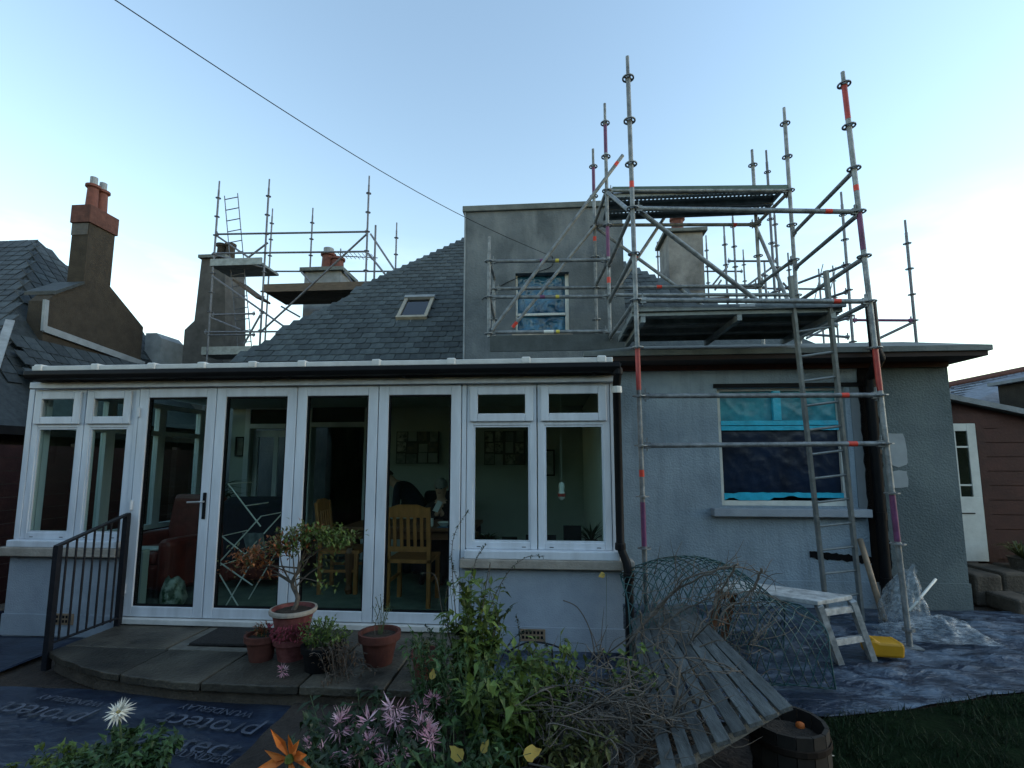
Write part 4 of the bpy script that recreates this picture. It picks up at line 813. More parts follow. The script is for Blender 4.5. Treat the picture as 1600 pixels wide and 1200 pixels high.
def hand(nodes, edges, pre, wrist, d, palm_n, curl=.5):   # palm and five fingers from the wrist along d
    d = V(d).normalized(); n_ = V(palm_n).normalized(); s = d.cross(n_).normalized(); w = V(wrist); nodes[pre + 'palm'] = (w + d * .05, .026); edges.append((pre + 'wrist', pre + 'palm'))
    for k, (off, L) in enumerate(((-.028, .072), (-.009, .08), (.010, .076), (.028, .058))):
        b = w + d * .085 + s * off; m1 = b + (d + n_ * curl * .6).normalized() * L * .5; m2 = m1 + (d * (1 - curl) + n_ * curl * 1.6).normalized() * L * .5
        for j, p in enumerate((b, m1, m2)): nodes['%sf%d%d' % (pre, k, j)] = (p, .0105 - .001 * j)
        edges.append((pre + 'palm', '%sf%d0' % (pre, k))); edges.append(('%sf%d0' % (pre, k), '%sf%d1' % (pre, k))); edges.append(('%sf%d1' % (pre, k), '%sf%d2' % (pre, k)))
    b = w + d * .035 - s * .034; m1 = b + (d * .7 - s * .5 + n_ * .5).normalized() * .045; nodes[pre + 't0'] = (b, .012); nodes[pre + 't1'] = (m1, .0105); nodes[pre + 't2'] = (m1 + (d + n_ * .6).normalized() * .03, .009)
    edges += [(pre + 'palm', pre + 't0'), (pre + 't0', pre + 't1'), (pre + 't1', pre + 't2')]
def matf(cl):
    def f(a, b):
        for k, v in cl.items():
            if a.startswith(k) and b.startswith(k): return v
        for k, v in cl.items():
            if b.startswith(k): return v
        return 1
    return f
def face(parent, c, fwd, up, hairm, bald=False):
    f = V(fwd).normalized(); u = V(up).normalized(); u = (u - f * u.dot(f)).normalized(); s = f.cross(u); c = V(c)
    m = Matrix((s, f, u)).transposed().to_4x4(); Tm = Matrix.Translation(c) @ m
    mb = MB()
    for (lat, lon) in [(i, j) for i in range(7) for j in range(12)]:
        th = math.pi * .52 * lat / 6; ph = 2 * math.pi * lon / 12; r = .103; p = V((math.sin(th) * math.cos(ph) * .86, math.sin(th) * math.sin(ph) * 1.02 - .018, math.cos(th) * 1.06)) * r
        if math.sin(ph) > .2 and lat > (3 if not bald else 2): p = p * .86
        mb.v.append(tuple(Tm @ (p + V((0, 0, .012)))))
    for i in range(6):
        for j in range(12): mb.f.append((i*12+j, i*12+(j+1)%12, (i+1)*12+(j+1)%12, (i+1)*12+j)); mb.m.append(0)
    mb.build('hair', hairm, parent, smooth=True)
    for sx in (-1, 1):
        mb = MB(); mb.lathe([(.002, -.008), (.010, -.004), (.010, .004), (.002, .008)], Tm @ V((sx * .032, .083, .012)), 8, m.to_3x3()); mb.build('eye', M['blackpl'], parent)
        mb = MB(); mb.lathe([(.004, -.026), (.013, -.012), (.016, .008), (.008, .024)], Tm @ V((sx * .079, -.006, .0)), 8, m.to_3x3()); mb.build('ear', M['skin'], parent, smooth=True)
    mb = MB(); mb.tube([Tm @ V((0, .086, .014)), Tm @ V((0, .112, -.018)), Tm @ V((0, .088, -.024))], [.007, .012, .008], 8); mb.build('nose', M['skin'], parent, smooth=True)
    mb = MB(); mb.tube([Tm @ V((-.022, .078, -.05)), Tm @ V((0, .087, -.052)), Tm @ V((.022, .078, -.05))], .004, 6); mb.build('mouth', M['redleather'], parent)
# bending person
Yb = 6.65
hip = P(668, 806, Yb); ch_ = P(640, 775, Yb); sh_ = P(628, 760, Yb); nk = P(618, 756, Yb); hd = P(606, 747, Yb)
nd = {'hip': (hip, (.15, .13)), 'belly': (hip.lerp(ch_, .5) + V((0, 0, .02)), (.15, .125)), 'chest': (ch_ + V((0, 0, .02)), (.155, .13)), 'shld': (sh_, .10), 'neck': (nk, .055), 'head0': (nk.lerp(hd, .55), .07), 'head1': (hd, .088), 'head2': (hd + V((-.04, 0, -.03)), .07)}
ed = [('hip', 'belly'), ('belly', 'chest'), ('chest', 'shld'), ('shld', 'neck'), ('neck', 'head0'), ('head0', 'head1'), ('head1', 'head2')]
for s, nm in ((-1, 'a'), (1, 'b')):
    so = V((0, .17 * s, 0)); sp = sh_ + so; el = sp + V((-.02, .03 * s, -.28)); wr_ = el + V((-.12, -.04 * s, -.18)); wr_.z = max(wr_.z, .99)
    nd[nm + 'sh'] = (sp, .065); nd[nm + 'el'] = (el, .05); nd[nm + 'wrist'] = (wr_, .032); ed += [('shld', nm + 'sh'), (nm + 'sh', nm + 'el'), (nm + 'el', nm + 'wrist')]; hand(nd, ed, nm, wr_, (-.6, 0, -.25), (0, 0, -1), .3)
    kn = hip + V((-.03, .11 * s, -.43)); an = V((kn.x + .04, kn.y, FLOOR + .08)); nd[nm + 'hp'] = (hip + V((0, .1 * s, -.06)), .10); nd[nm + 'kn'] = (kn, .065); nd[nm + 'an'] = (an, .042); nd[nm + 'toe'] = (an + V((-.17, 0, -.045)), .035); ed += [('hip', nm + 'hp'), (nm + 'hp', nm + 'kn'), (nm + 'kn', nm + 'an'), (nm + 'an', nm + 'toe')]
def bm_(a, b):
    if 'head' in b or 'neck' in b or 'palm' in b or 'palm' in a or b[1:2] in ('f', 't') and b[2:3].isdigit() or a[1:3] in ('f0','f1','f2','f3','t0','t1'): return 0
    if any(q in b for q in ('hp', 'kn', 'an', 'toe')) : return 2
    return 1
pb = skinned('person', nd, ed, 'hip', [M['skin'], M['jumper'], M['trouser']], bm_, label='person in a navy jumper bending over the table behind the glass', cat='person')
face(pb, hd + V((-.015, 0, .0)), (-.82, -.25, -.5), (-.45, 0, .85), M['darkhair'])
# seated person
Ys = 6.42
hd = P(689, 762, Ys); nk = hd + V((.0, .02, -.15)); sh_ = nk + V((0, .02, -.08)); ch_ = sh_ + V((0, .02, -.18)); hip = ch_ + V((0, .08, -.30)); hip.z = .72
nd = {'hip': (hip, (.16, .13)), 'belly': (hip.lerp(ch_, .5), (.15, .12)), 'chest': (ch_, (.15, .12)), 'shld': (sh_, .10), 'neck': (nk, .05), 'head0': (nk.lerp(hd, .5), .066), 'head1': (hd + V((0, 0, .01)), .088), 'head2': (hd + V((0, .0, .045)), .075)}
ed = [('hip', 'belly'), ('belly', 'chest'), ('chest', 'shld'), ('shld', 'neck'), ('neck', 'head0'), ('head0', 'head1'), ('head1', 'head2')]
hc = P(684, 797, Ys - .27)
for s, nm in ((-1, 'a'), (1, 'b')):
    sp = sh_ + V((.17 * s, 0, -.02)); wr_ = hc + V((.035 * s + .01, .05, -.07)); el = V((sp.x + .07 * s, sp.y - .10, sp.z - .27)); nd[nm + 'sh'] = (sp, .062); nd[nm + 'el'] = (el, .048); nd[nm + 'wrist'] = (wr_, .03); ed += [('shld', nm + 'sh'), (nm + 'sh', nm + 'el'), (nm + 'el', nm + 'wrist')]
    hand(nd, ed, nm, wr_, (-.25 * s, -.25, .8), (-s * .9, .2, .1), .55)
    kn = hip + V((.12 * s, -.42, -.02)); an = V((kn.x, kn.y - .03, FLOOR + .08)); nd[nm + 'hp'] = (hip + V((.1 * s, -.05, -.02)), .095); nd[nm + 'kn'] = (kn, .065); nd[nm + 'an'] = (an, .042); nd[nm + 'toe'] = (an + V((0, -.16, -.045)), .035); ed += [('hip', nm + 'hp'), (nm + 'hp', nm + 'kn'), (nm + 'kn', nm + 'an'), (nm + 'an', nm + 'toe')]
ps = skinned('person', nd, ed, 'hip', [M['skin'], M['darktop'], M['trouser']], bm_, label='grey-haired person in dark clothes seated at the table looking at a phone', cat='person')
face(ps, hd + V((0, 0, .012)), (-.1, -.9, -.35), (0, -.3, .95), M['greyhair'], True)
mb = MB(); mb.obox(hc + V((.0, -.005, .045)), .072, .009, .145, Matrix.Rotation(-.5, 4, 'X') @ Matrix.Rotation(.35, 4, 'Y')); mb.build('phone', mat('phone_back', (.5,.5,.5), .3, .05, 4), bevel=.004, label='pale phone held up in both hands by the seated person', cat='phone')
sc_ = armchair(hip.x, hip.y + .02, R(180), 'dark dining armchair under the seated person', M['navy'])
# ---------------------------------------------------------------- scaffolding
mb = MB(); n = 14
for k in range(n):       # rosette: ring with four spokes
    a0, a1 = 2*math.pi*k/n, 2*math.pi*(k+1)/n; vs = []
    for a in (a0, a1):
        for r, z in ((.047, -.005), (.064, -.005), (.064, .005), (.047, .005)): vs.append((r*math.cos(a), r*math.sin(a), z))
    mb.add(vs, [(0,1,5,4), (1,2,6,5), (2,3,7,6), (3,0,4,7)])
for k in range(4): a = k * math.pi / 2 + .4; mb.bar((.02*math.cos(a), .02*math.sin(a), 0), (.05*math.cos(a), .05*math.sin(a), 0), .018, .009)
mb.lathe([(.031, -.012), (.031, .012)], (0, 0, 0), 10)
ROS = mb.mesh('rosette', M['steel']); ROSD = ROS.copy(); ROSD.materials.clear(); ROSD.materials.append(M['steeldark'])

def standard(sc_, x, y, z0, z1, levels, m=None, bands=(), foot=False, dark=False, lean=(0, 0)):
    m = m or (M['steeldark'] if dark else M['steel']); mb = MB(); sp = min(.24, z1 - (max(levels) if levels else z1 - .2) - .04)
    top = V((x + lean[0], y + lean[1], z1)); bot = V((x, y, z0)); d = top - bot; zs = top - d.normalized() * max(.1, sp)
    mb.tube([bot, zs, zs, top], [.0242, .0242, .019, .019], 10); o = mb.build('standard', m, sc_); smooth_angle(o, 40)
    for z in levels:
        t = (z - z0) / (z1 - z0); link('rosette', ROSD if dark else ROS, o, Matrix.Translation(bot.lerp(top, t)))
    for (za, zb, bm) in bands:
        mb = MB(); pa, pb_ = bot.lerp(top, (za - z0) / (z1 - z0)), bot.lerp(top, (zb - z0) / (z1 - z0)); mb.tube([pa, pb_], .0252, 10); smooth_angle(mb.build('paint_band', bm, o), 40)
    if foot:
        mb = MB(); mb.box((x - .075, y - .075, .02), (x + .075, y + .075, .03)); mb.build('base_plate', M['steel'], o); mb = MB(); mb.lathe([(.05, .16), (.05, .185)], (x, y, 0), 8); mb.build('jack_nut', M['steel'], o)
    return o
def ledger(sc_, a, b, dark=False, r=.0242, heads=True, band=None, name='ledger', m=None):
    a, b = V(a), V(b); d = (b - a).normalized(); mb = MB(); mb.tube([a + d * .03, b - d * .03], r, 10)
    if heads:
        for p, s in ((a, 1), (b, -1)):
            q = p + d * s * .055; mb.bar(p + d * s * .03, p + d * s * .09, .034, .062); mb.bar(q + V((0, 0, -.055)), q + V((0, 0, .075)), .009, .028, (0, 1, 0))
    o = mb.build(name, m or (M['steeldark'] if dark else M['steel']), sc_); smooth_angle(o, 40)
    if band:
        for (t0, t1, bm) in band: mb = MB(); mb.tube([a.lerp(b, t0), a.lerp(b, t1)], r + .0012, 10); smooth_angle(mb.build('paint_band', bm, o), 40)
    return o
def plank(sc_, x0, x1, y0, y1, z, m, holes=True, name='deck_plank', dz=0):   # perforated steel plank with folded edges; runs along X
    mb = MB(); w = y1 - y0
    mb.box((x0, y0, z - .06), (x1, y0 + .012, z + dz)); mb.box((x0, y1 - .012, z - .06), (x1, y1, z)); mb.box((x0, y0 + .012, z - .06), (x0 + .03, y1 - .012, z)); mb.box((x1 - .03, y0 + .012, z - .06), (x1, y1 - .012, z))
    rows = [.35, .65] if holes else []; cur = y0 + .012
    for r in rows:
        yy = y0 + w * r; mb.box((x0 + .03, cur, z - .006), (x1 - .03, yy - .013, z)); n = int((x1 - x0) / .055)
        for i in range(n):
            xa = lerp(x0 + .03, x1 - .03, i / n); xb = lerp(x0 + .03, x1 - .03, (i + .5) / n); mb.box((xa, yy - .013, z - .006), (xb, yy + .013, z))
        cur = yy + .013
    mb.box((x0 + .03, cur, z - .006), (x1 - .03, y1 - .012, z))
    return mb.build(name, m, sc_)

S = thing('scaffold', (2, 5, 0), 'tall steel tube scaffold with two deck levels in front of the rendered wing', 'scaffold')
Y1, Y2, Y3 = 4.90, 6.40, 7.05
XA, XB = .875, 3.165; X2A, X2B = .785, 3.15; X3A, X3B = .675, 2.98
za = lambda k: .85 + .484 * k
zb = lambda k: .92 + .456 * k
O = M['orange']
standard(S, XA + .005, Y1, .02, 5.94, [za(k) for k in range(0, 11)], bands=[(2.36, 2.80, M['redpaint']), (.87, 1.28, M['purple']), (1.52, 1.585, O), (4.46, 4.53, O)], foot=True, lean=(-.03, 0))
standard(S, XB + .015, Y1, .02, 5.62, [zb(k) for k in range(0, 11)], bands=[(2.33, 2.74, M['redpaint']), (5.1, 5.5, M['redpaint']), (.94, 1.36, M['purple']), (3.72, 4.1, M['purple']), (4.33, 4.39, O)], foot=True, lean=(-.17, 0))
standard(S, X2A, Y2, 3.1, 6.56, [3.33 + .49 * k for k in range(7)], bands=[(5.83, 6.24, M['purple']), (4.0, 4.08, O), (4.36, 4.78, M['purple'])])
standard(S, X2B, Y2, 3.1, 6.36, [3.30 + .472 * k for k in range(7)])
standard(S, X3A, Y3, 3.1, 6.33, [3.70 + .47 * k for k in range(6)], bands=[(4.88, 4.95, O), (5.62, 6.03, M['purple'])])
standard(S, X3B, Y3, 3.1, 6.2, [3.66 + .46 * k for k in range(6)])
# dormer bay
DX = -.805
standard(S, DX, Y2, 3.30, 4.70, [3.35, 3.85, 4.35]); standard(S, DX - .01, Y3, 3.30, 4.35, [3.73, 4.19])
for z in (4.35, 3.85): ledger(S, (DX, Y2, z), (X2A, Y2, z - .03), band=[(.43, .47, M['purple']), (.56, .59, M['yellowb'])])
ledger(S, (DX, Y2, 3.37), (X2A, Y2, 3.35), band=[(.46, .54, M['white']), (.56, .59, M['yellowb'])])
ledger(S, (DX, Y3, 4.20), (X3B, Y3, 4.14), band=[(.62, .64, O)]); ledger(S, (DX, Y2, 4.35), (DX, Y3, 4.35)); ledger(S, (DX, Y2, 3.37), (DX, Y3, 3.37)); ledger(S, (DX, Y2, 3.87), (DX, Y3, 3.74))
for j, (ya, yb) in enumerate(((Y2 + .03, Y2 + .33), (Y2 + .345, Y2 + .645))): plank(S, DX + .02, X2A - .02, ya, yb, 3.33, M['deck'])
mb = MB(); mb.box((DX + .02, Y2 - .035, 3.10), (X2A + .2, Y2 - .005, 3.31)); mb.build('toe_board', M['toe'], S)
# front bay ledgers and transoms
ledger(S, (XA, Y1, za(3)), (XB - .04, Y1, zb(3)), band=[(.835, .865, O)]); ledger(S, (XA, Y1, za(2)), (XB - .03, Y1, zb(2)), band=[(.845, .88, O)])
ledger(S, (XA, Y1, za(5)), (XB - .06, Y1, zb(5)), band=[(.84, .87, O)]); ledger(S, (XA - .01, Y1, za(7)), (XB - .09, Y1, zb(7)), band=[(.845, .875, O)])
for k in (5, 6, 7): ledger(S, (XA - .01, Y1, za(k)), (X2A, Y2, za(k) + .0))
for k in (5, 6, 7, 8): ledger(S, (XB + .01 - .031 * zb(k) + .03, Y1, zb(k)), (X2B, Y2, zb(k) + .02))
ledger(S, (X3A, Y3, 5.13), (X3B, Y3, 5.05), band=[(.86, .88, O)]); ledger(S, (X2A, Y2, 5.3), (X3A, Y3, 5.15)); ledger(S, (X2B, Y2, 5.18), (X3B, Y3, 5.05)); ledger(S, (X2A, Y2, 4.31), (X3A, Y3, 4.2)); ledger(S, (X2B, Y2, 4.25), (X3B, Y3, 4.16))
ledger(S, (X2A, Y2, 5.29), (X2B, Y2, 5.19)); ledger(S, (X2A, Y2, 3.33), (X2B, Y2, 3.3)); ledger(S, (X2A, Y2, 3.84), (X2B, Y2, 3.78))
# diagonal braces
def brace(a, b, **k): return ledger(S, a, b, heads=False, name='brace', **k)
brace((DX + .03, Y2 - .04, 3.36), P(975, 240, Y2 - .04), band=[(.93, .95, O)]); brace(P(798, 515, Y3 - .05), P(932, 350, Y3 - .05), band=[(.02, .07, O)])
brace((XA + .02, Y1 + .05, 4.27), P(1202, 484, 5.2)); brace((X3A + .02, Y3 + .05, 5.12), P(1118, 492, Y3 + .05), band=[(.3, .36, M['redpaint'])])
brace((X3A + .2, Y3 + .05, 4.0), P(1040, 337, Y3 + .05)); brace(P(1180, 352, Y3 + .05), P(1238, 486, 6.6)); brace((X2A, Y2 + .05, 5.31), P(990, 335, 5.2))
brace((X2B - .02, Y2 + .05, 3.75), P(1312, 512, 6.2))
# decks
pz = 3.20
for j in range(3): ya = 5.02 + j * .345; plank(S, .84, 2.90, ya, ya + .33, pz - .01 * j, M['deck'], holes=False)
mb = MB(); mb.box((.84, 4.985, pz - .02), (2.92, 5.012, pz + .035)); tbd = mb.build('toe_board', M['deck'], S); mb = MB(); mb.box((1.90, 4.982, pz + .002), (2.05, 4.9845, pz + .028)); mb.build('plate', M['white'], tbd)
for x in (.95, 1.9, 2.8): mb = MB(); mb.bar((x, 5.0, pz - .10), (x, 6.1, pz - .10), .045, .06); mb.build('deck_bearer', M['deck'], S)
uz = 5.27
for j in range(2): ya = Y2 + .03 + j * .32; plank(S, .80, 3.10, ya, ya + .305, uz - .012 * j, M['deck'])
mb = MB(); mb.prism([(.86, Y2 - .02, uz + .0), (3.12, Y2 - .02, uz - .07), (3.12, Y2 - .02, uz - .01), (.86, Y2 - .02, uz + .065)], (0, .02, 0)); mb.build('toe_board', mat('green_toe_board', (.06,.10,.09), .6, .25, 6), S)

# the ladder up to the lower deck
def ladder(a, b, w, n, label, m, r=.016, rung0=.28, ends=True):
    a, b = V(a), V(b); d = (b - a); L = d.length; u = d.normalized(); s = V((1, 0, 0)); s = (s - u * s.dot(u)).normalized(); t = thing('ladder', a, label, 'ladder')
    for k in (-1, 1):
        mb = MB(); mb.bar(a + s * k * w / 2, b + s * k * w / 2, .028, .058, (0, 1, 0)) if r > .015 else mb.tube([a + s * k * w / 2, b + s * k * w / 2], r, 8); mb.build('rail', m, t)
    i = rung0
    while i < L - .1:
        p = a + u * i; mb = MB(); mb.tube([p - s * (w / 2 + .01), p + s * (w / 2 + .01)], .013, 8); mb.build('rung', m, t); i += .25 if r > .015 else .3
    return t
M['alu'] = mat('aluminium_ladder', (.22,.24,.24), .5, .25, 12, .1, 50, metal=.5)
ladder((3.02, 5.60, .02), (2.56, 4.955, 3.52), .34, 12, 'aluminium ladder leaning from the dusty sheet up to the lower scaffold deck', M['alu'])

# ---- scaffold on the far side of the house
B = thing('scaffold', (5.8, 9, 3), 'pair of scaffold standards with rails beyond the wing eaves', 'scaffold')
for x, zt, n in ((5.33, 6.55, 6), (6.385, 5.97, 5)): standard(B, x, 9.0, 0, zt, [zt - .44 - .47 * k for k in range(n)], dark=True)
ledger(B, (5.33, 9, 4.15), (6.385, 9, 4.12), dark=True, m=M['purple']); ledger(B, (5.33, 9, 3.6), (6.385, 9, 4.1), dark=True, heads=False, name='brace'); ledger(B, (5.33, 9, 5.17), (4.6, 10.6, 5.17), dark=True); ledger(B, (5.33, 9, 4.68), (4.6, 10.6, 4.68), dark=True); ledger(B, (5.33, 9, 4.2), (4.6, 10.6, 4.2), dark=True)
standard(B, 4.6, 10.6, 0, 5.9, [4.2, 4.68, 5.17, 5.6], dark=True); ledger(B, P(1256, 522, 9.6), P(1330, 527, 9.0), dark=True)
# ---- scaffold round the rear chimney
K = thing('scaffold', (4, 12, 3), 'thin distant scaffold round the grey chimney behind the dormer', 'scaffold'); Yk = 11.2
pole = lambda px_, pt, Y, lv, bot=3.0: (lambda a: standard(K, a.x, Y, bot, a.z, [a.z - .45 - .48 * k for k in range(lv)], dark=True))(P(px_, pt, Y))
pole(1027, 378, 14.2, 2); pole(1103, 368, 14, 4); pole(1131, 353, Yk, 5); pole(1144, 325, Yk, 6); pole(1161, 390, 14, 3); pole(1197, 235, 9.4, 8); pole(1209, 320, 10.6, 5); pole(1231, 395, 12.5, 3); pole(1279, 420, 13, 3); pole(1301, 415, 14, 3)
for (xa, ya, xb, yb, Y) in ((1048, 424, 1162, 424, 13.9), (1135, 408, 1216, 408, Yk), (1100, 480, 1300, 480, Yk), (1060, 449, 1300, 452, 12.2), (1240, 472, 1300, 474, 12)): ledger(K, P(xa, ya, Y), P(xb, yb, Y), dark=True)
for (xa, ya, xb, yb, Y) in ((1210, 415, 1160, 452, Yk), (1138, 415, 1110, 450, 12.5), (1128, 436, 1116, 455, 12.5), (1222, 440, 1255, 478, 12), (1255, 526, 1310, 500, 10.5), (1258, 530, 1300, 508, 11.5)): ledger(K, P(xa, ya, Y), P(xb, yb, Y), dark=True, heads=False, name='brace')
mb = MB(); p0, p1 = P(1040, 466, 11), P(1140, 468, 11); mb.box((p0.x, 11, p0.z - .05), (p1.x, 11.25, p0.z)); mb.build('deck_plank', M['timberdeck'], K)
pa = P(1283, 470, 12.0); pb_ = P(1296, 415, 12.0); ladder(pa, pb_, .3, 5, 'short dark ladder top poking up among the distant scaffold rails', M['steeldark'], r=.012)

# ---- scaffold round the left-hand chimneys
Lf = thing('scaffold', (-7, 12, 3), 'distant scaffold with brown board platform round the roughcast chimney', 'scaffold'); N1, N2 = 11.4, 13.4
def lp(px_, pt, Y, lv, sp=.5, first=.46, ybot=None):
    a = P(px_, pt, Y); return standard(Lf, a.x, Y, 0, a.z, [a.z - first - sp * k for k in range(lv)], dark=True)
lp(343, 283, N1, 7); lp(421, 280, N1, 8); lp(577, 275, N1, 7); lp(426, 326, N2, 5); lp(489, 325, N2, 6); lp(620, 348, N2, 4); lp(412, 440, N2 + .1, 3)
W2 = lambda x, y, Y=N1: P(x, y, Y)
for (xa, ya, xb, yb, Y) in ((336, 366, 576, 362, N1), (331, 396, 576, 393, N1), (410, 424, 618, 424, N2), (330, 492, 400, 490, N1), (318, 519, 440, 518, N1), (322, 524, 400, 523, N1)): ledger(Lf, P(xa, ya, Y), P(xb, yb, Y), dark=True)
for (xa, ya, xb, yb, Y) in ((576, 363, 406, 520, N1), (578, 364, 618, 424, N1), (574, 394, 606, 434, N1), (338, 368, 400, 410, N1), (420, 378, 378, 410, N1), (330, 430, 452, 516, N1), (470, 424, 498, 456, N1 + .3), (537, 424, 560, 454, N1 + .3), (326, 495, 378, 516, N1), (408, 490, 380, 540, N1), (438, 478, 470, 496, N2)):
    ledger(Lf, P(xa, ya, Y), P(xb, yb, Y), dark=True, heads=False, name='brace')
ledger(Lf, P(412, 418, N1), P(335, 398, N1), dark=True, heads=False, name='brace')
a = P(412, 444, N1); b = P(600, 440, N1); zp = a.z
for j in range(4): mb = MB(); mb.box((a.x, N1 + .05 + j * .26, zp - .19), (b.x, N1 + .29 + j * .26, zp - .15)); mb.build('scaffold_board', M['timberdeck'], Lf)
mb = MB(); mb.box((a.x, N1, zp - .20), (b.x, N1 + .04, zp)); mb.build('toe_board', M['timberdeck'], Lf)
a = P(330, 408, N1); b = P(410, 410, N1)
for j in range(3): mb = MB(); mb.box((a.x, N1 + j * .26, a.z - .14), (b.x, N1 + .24 + j * .26, a.z - .08)); mb.build('deck_plank', M['deck'], Lf)
mb = MB(); mb.box((a.x, N1 - .04, a.z - .14), (b.x, N1 - .005, a.z + .04)); mb.build('toe_board', M['deck'], Lf)
mb = MB(); mb.bar(P(375, 442, N1 + .3), P(412, 470, N1 + .2), .5, .05); mb.build('scaffold_board', M['timberdeck'], Lf)
a = P(315, 542, N1); b = P(402, 542, N1); mb = MB(); mb.box((a.x, N1, a.z - .2), (b.x, N1 + .6, a.z)); mb.build('deck_plank', M['deck'], Lf)
ladder(P(383, 552, N1 + .25), P(361, 304, N1 + .25), .36, 14, 'thin ladder standing inside the distant scaffold beside the roughcast chimney', M['steeldark'], r=.012)
# television aerial on its mast
ae = thing('television_aerial', (-5.1, 13.3, 6.3), 'television aerial with many short elements on a thin mast', 'aerial'); q0, q1 = P(586, 440, 13.3), P(587, 352, 13.3); q0.z = 0
mb = MB(); mb.tube([q0, q1], .03, 8); mb.build('mast', M['steeldark'], ae); a, b = P(532, 400, 13.3), P(590, 403, 13.3); mb = MB(); mb.tube([a, b], .014, 6); mb.build('boom', M['steeldark'], ae)
for k in range(9): p = a.lerp(b, k / 9); mb = MB(); mb.tube([p + V((0, -.22, .02)), p + V((0, .22, .02))], .008, 6); mb.build('element', M['steeldark'], ae)
mb = MB(); p = a; mb.tube([p + V((0, 0, -.22)), p + V((0, 0, .22))], .02, 6); mb.build('reflector', M['steeldark'], ae); mb = MB(); mb.tube([p + V((.02, 0, -.1)), p + V((-.15, 0, -.35)), p + V((-.3, 0, -.5))], .012, 6); mb.build('stay', M['steeldark'], ae)

# overhead cable to the dormer
c0, c1 = V((-6.2, -3.6, 4.95)), V((.06, 7.79, 4.98)); pts = []
k0 = P(180, 0, 3.0)
dirv = k0 - c1
pts = [c1 + dirv * t + V((0, 0, -.18 * math.sin(math.pi * min(1, t)) )) for t in [i / 20 for i in range(0, 34)]]
mb = MB(); mb.tube(pts, .0042, 6); mb.build('overhead_cable', M['blackpl'], label='thin dark overhead cable sweeping down to the dormer wall', cat='cable')
mb = MB(); mb.tube(curvepts([(.06, 7.79, 4.98), (.02, 7.785, 4.80), (-.45, 7.785, 4.66), (-.8, 7.785, 4.50), (-1.1, 7.785, 4.28)]), .006, 6); mb.build('wall_cable', M['blackpl'], house)
# ---------------------------------------------------------------- garden: pots and plants
M['lgreen'] = leafmat('fresh_leaf', (.06,.11,.02), (.13,.17,.035)); M['mgreen'] = leafmat('mid_leaf', (.025,.065,.02), (.06,.11,.035)); M['dgreen'] = leafmat('dark_leaf', (.012,.032,.014), (.03,.055,.02))
M['yleaf'] = leafmat('yellow_leaf', (.30,.19,.02), (.42,.30,.05)); M['redleaf'] = leafmat('red_leaf', (.22,.05,.02), (.32,.13,.04)); M['oliveleaf'] = leafmat('olive_leaf', (.08,.085,.025), (.14,.15,.05))
M['pink'] = leafmat('pink_petal', (.58,.21,.31), (.80,.58,.62), .6, .35); M['cream'] = leafmat('cream_petal', (.72,.66,.52), (.8,.76,.66), .6, .3); M['orangep'] = leafmat('orange_petal', (.62,.13,.02), (.75,.26,.06), .6, .3); M['stem'] = mat('green_stem', (.05,.08,.03), .7, .3, 12); M['redpot'] = mat('weathered_red_pot', (.12,.025,.024), .8, .35, 14, .3, 50, c2=(.2,.065,.06))
def rdir(up=.3): 
    a = rnd.uniform(0, 2 * math.pi); z = rnd.uniform(-1, 1); q = math.sqrt(1 - z * z); return V((q * math.cos(a), q * math.sin(a), z + up)).normalized()
def potshape(x, y, z, r0, r1, h, rim=True): return [(r0 * .98, 0), (r0, .01), (lerp(r0, r1, .75), h * .75), (r1 * (1.08 if rim else 1), h * .76), (r1 * 1.1, h), (r1 * .95, h), (r1 * .9, h * .8), (r1 * .3, h * .78)]
def pot(parent, x, y, z, r0, r1, h, m, rim=True):
    mb = MB(); mb.lathe(potshape(x, y, z, r0, r1, h, rim), (x, y, z), 20); o = mb.build('pot', m, parent); smooth_angle(o, 35)
    mb = MB(); mb.lathe([(r1 * .93, h * .86), (r1 * .6, h * .91), (.01, h * .9)], (x, y, z), 14); mb.build('compost', M['soilpot'], o); return o
SZ = .152
# bonsai-like azalea in the tall red pot, standing on a second pot
q = G(448, 1052, SZ); bx, by = -2.02, 3.90
az = thing('potted_azalea', (bx, by, SZ), 'gnarled little azalea with reddening leaves in a tall red pot', 'potted plant')
mb = MB(); mb.lathe(potshape(0, 0, 0, .10, .13, .16), (bx, by, SZ), 18); o = mb.build('base_pot', M['redpot'], az); smooth_angle(o, 35)
mb = MB(); mb.lathe([(.105, .15), (.115, .17), (.150, .33), (.168, .34), (.172, .375), (.158, .375), (.145, .35), (.01, .345)], (bx, by, SZ), 24); o = mb.build('pot', M['redpot'], az); smooth_angle(o, 35)
mb = MB(); mb.lathe([(.159, .377), (.175, .377), (.178, .36), (.175, .345), (.168, .345)], (bx, by, SZ), 24, cap=False); mb.build('rim', M['sandstone'], o); mb = MB(); mb.lathe([(.15, .345), (.1, .365), (.01, .36)], (bx, by, SZ), 14); mb.build('compost', M['soilpot'], o)
tr = MB(); lv = {'a': MB(), 'b': MB(), 'c': MB()}; bz = SZ + .35
trunk = curvepts([(bx, by, bz), (bx + .03, by, bz + .10), (bx - .03, by + .02, bz + .2), (bx + .02, by, bz + .30), (bx + .05, by, bz + .40)]); tr.tube(trunk, [lerp(.021, .010, i / (len(trunk) - 1)) for i in range(len(trunk))], 8)
tips = [(-.40, .04, .38), (-.30, -.05, .42), (-.16, .05, .48), (-.02, -.04, .56), (.06, .06, .60), (.16, -.03, .58), (.28, .04, .58), (.34, -.04, .54), (.20, .05, .34), (-.26, .06, .24), (.24, -.02, .22), (.0, -.08, .50), (-.45, 0, .30)]
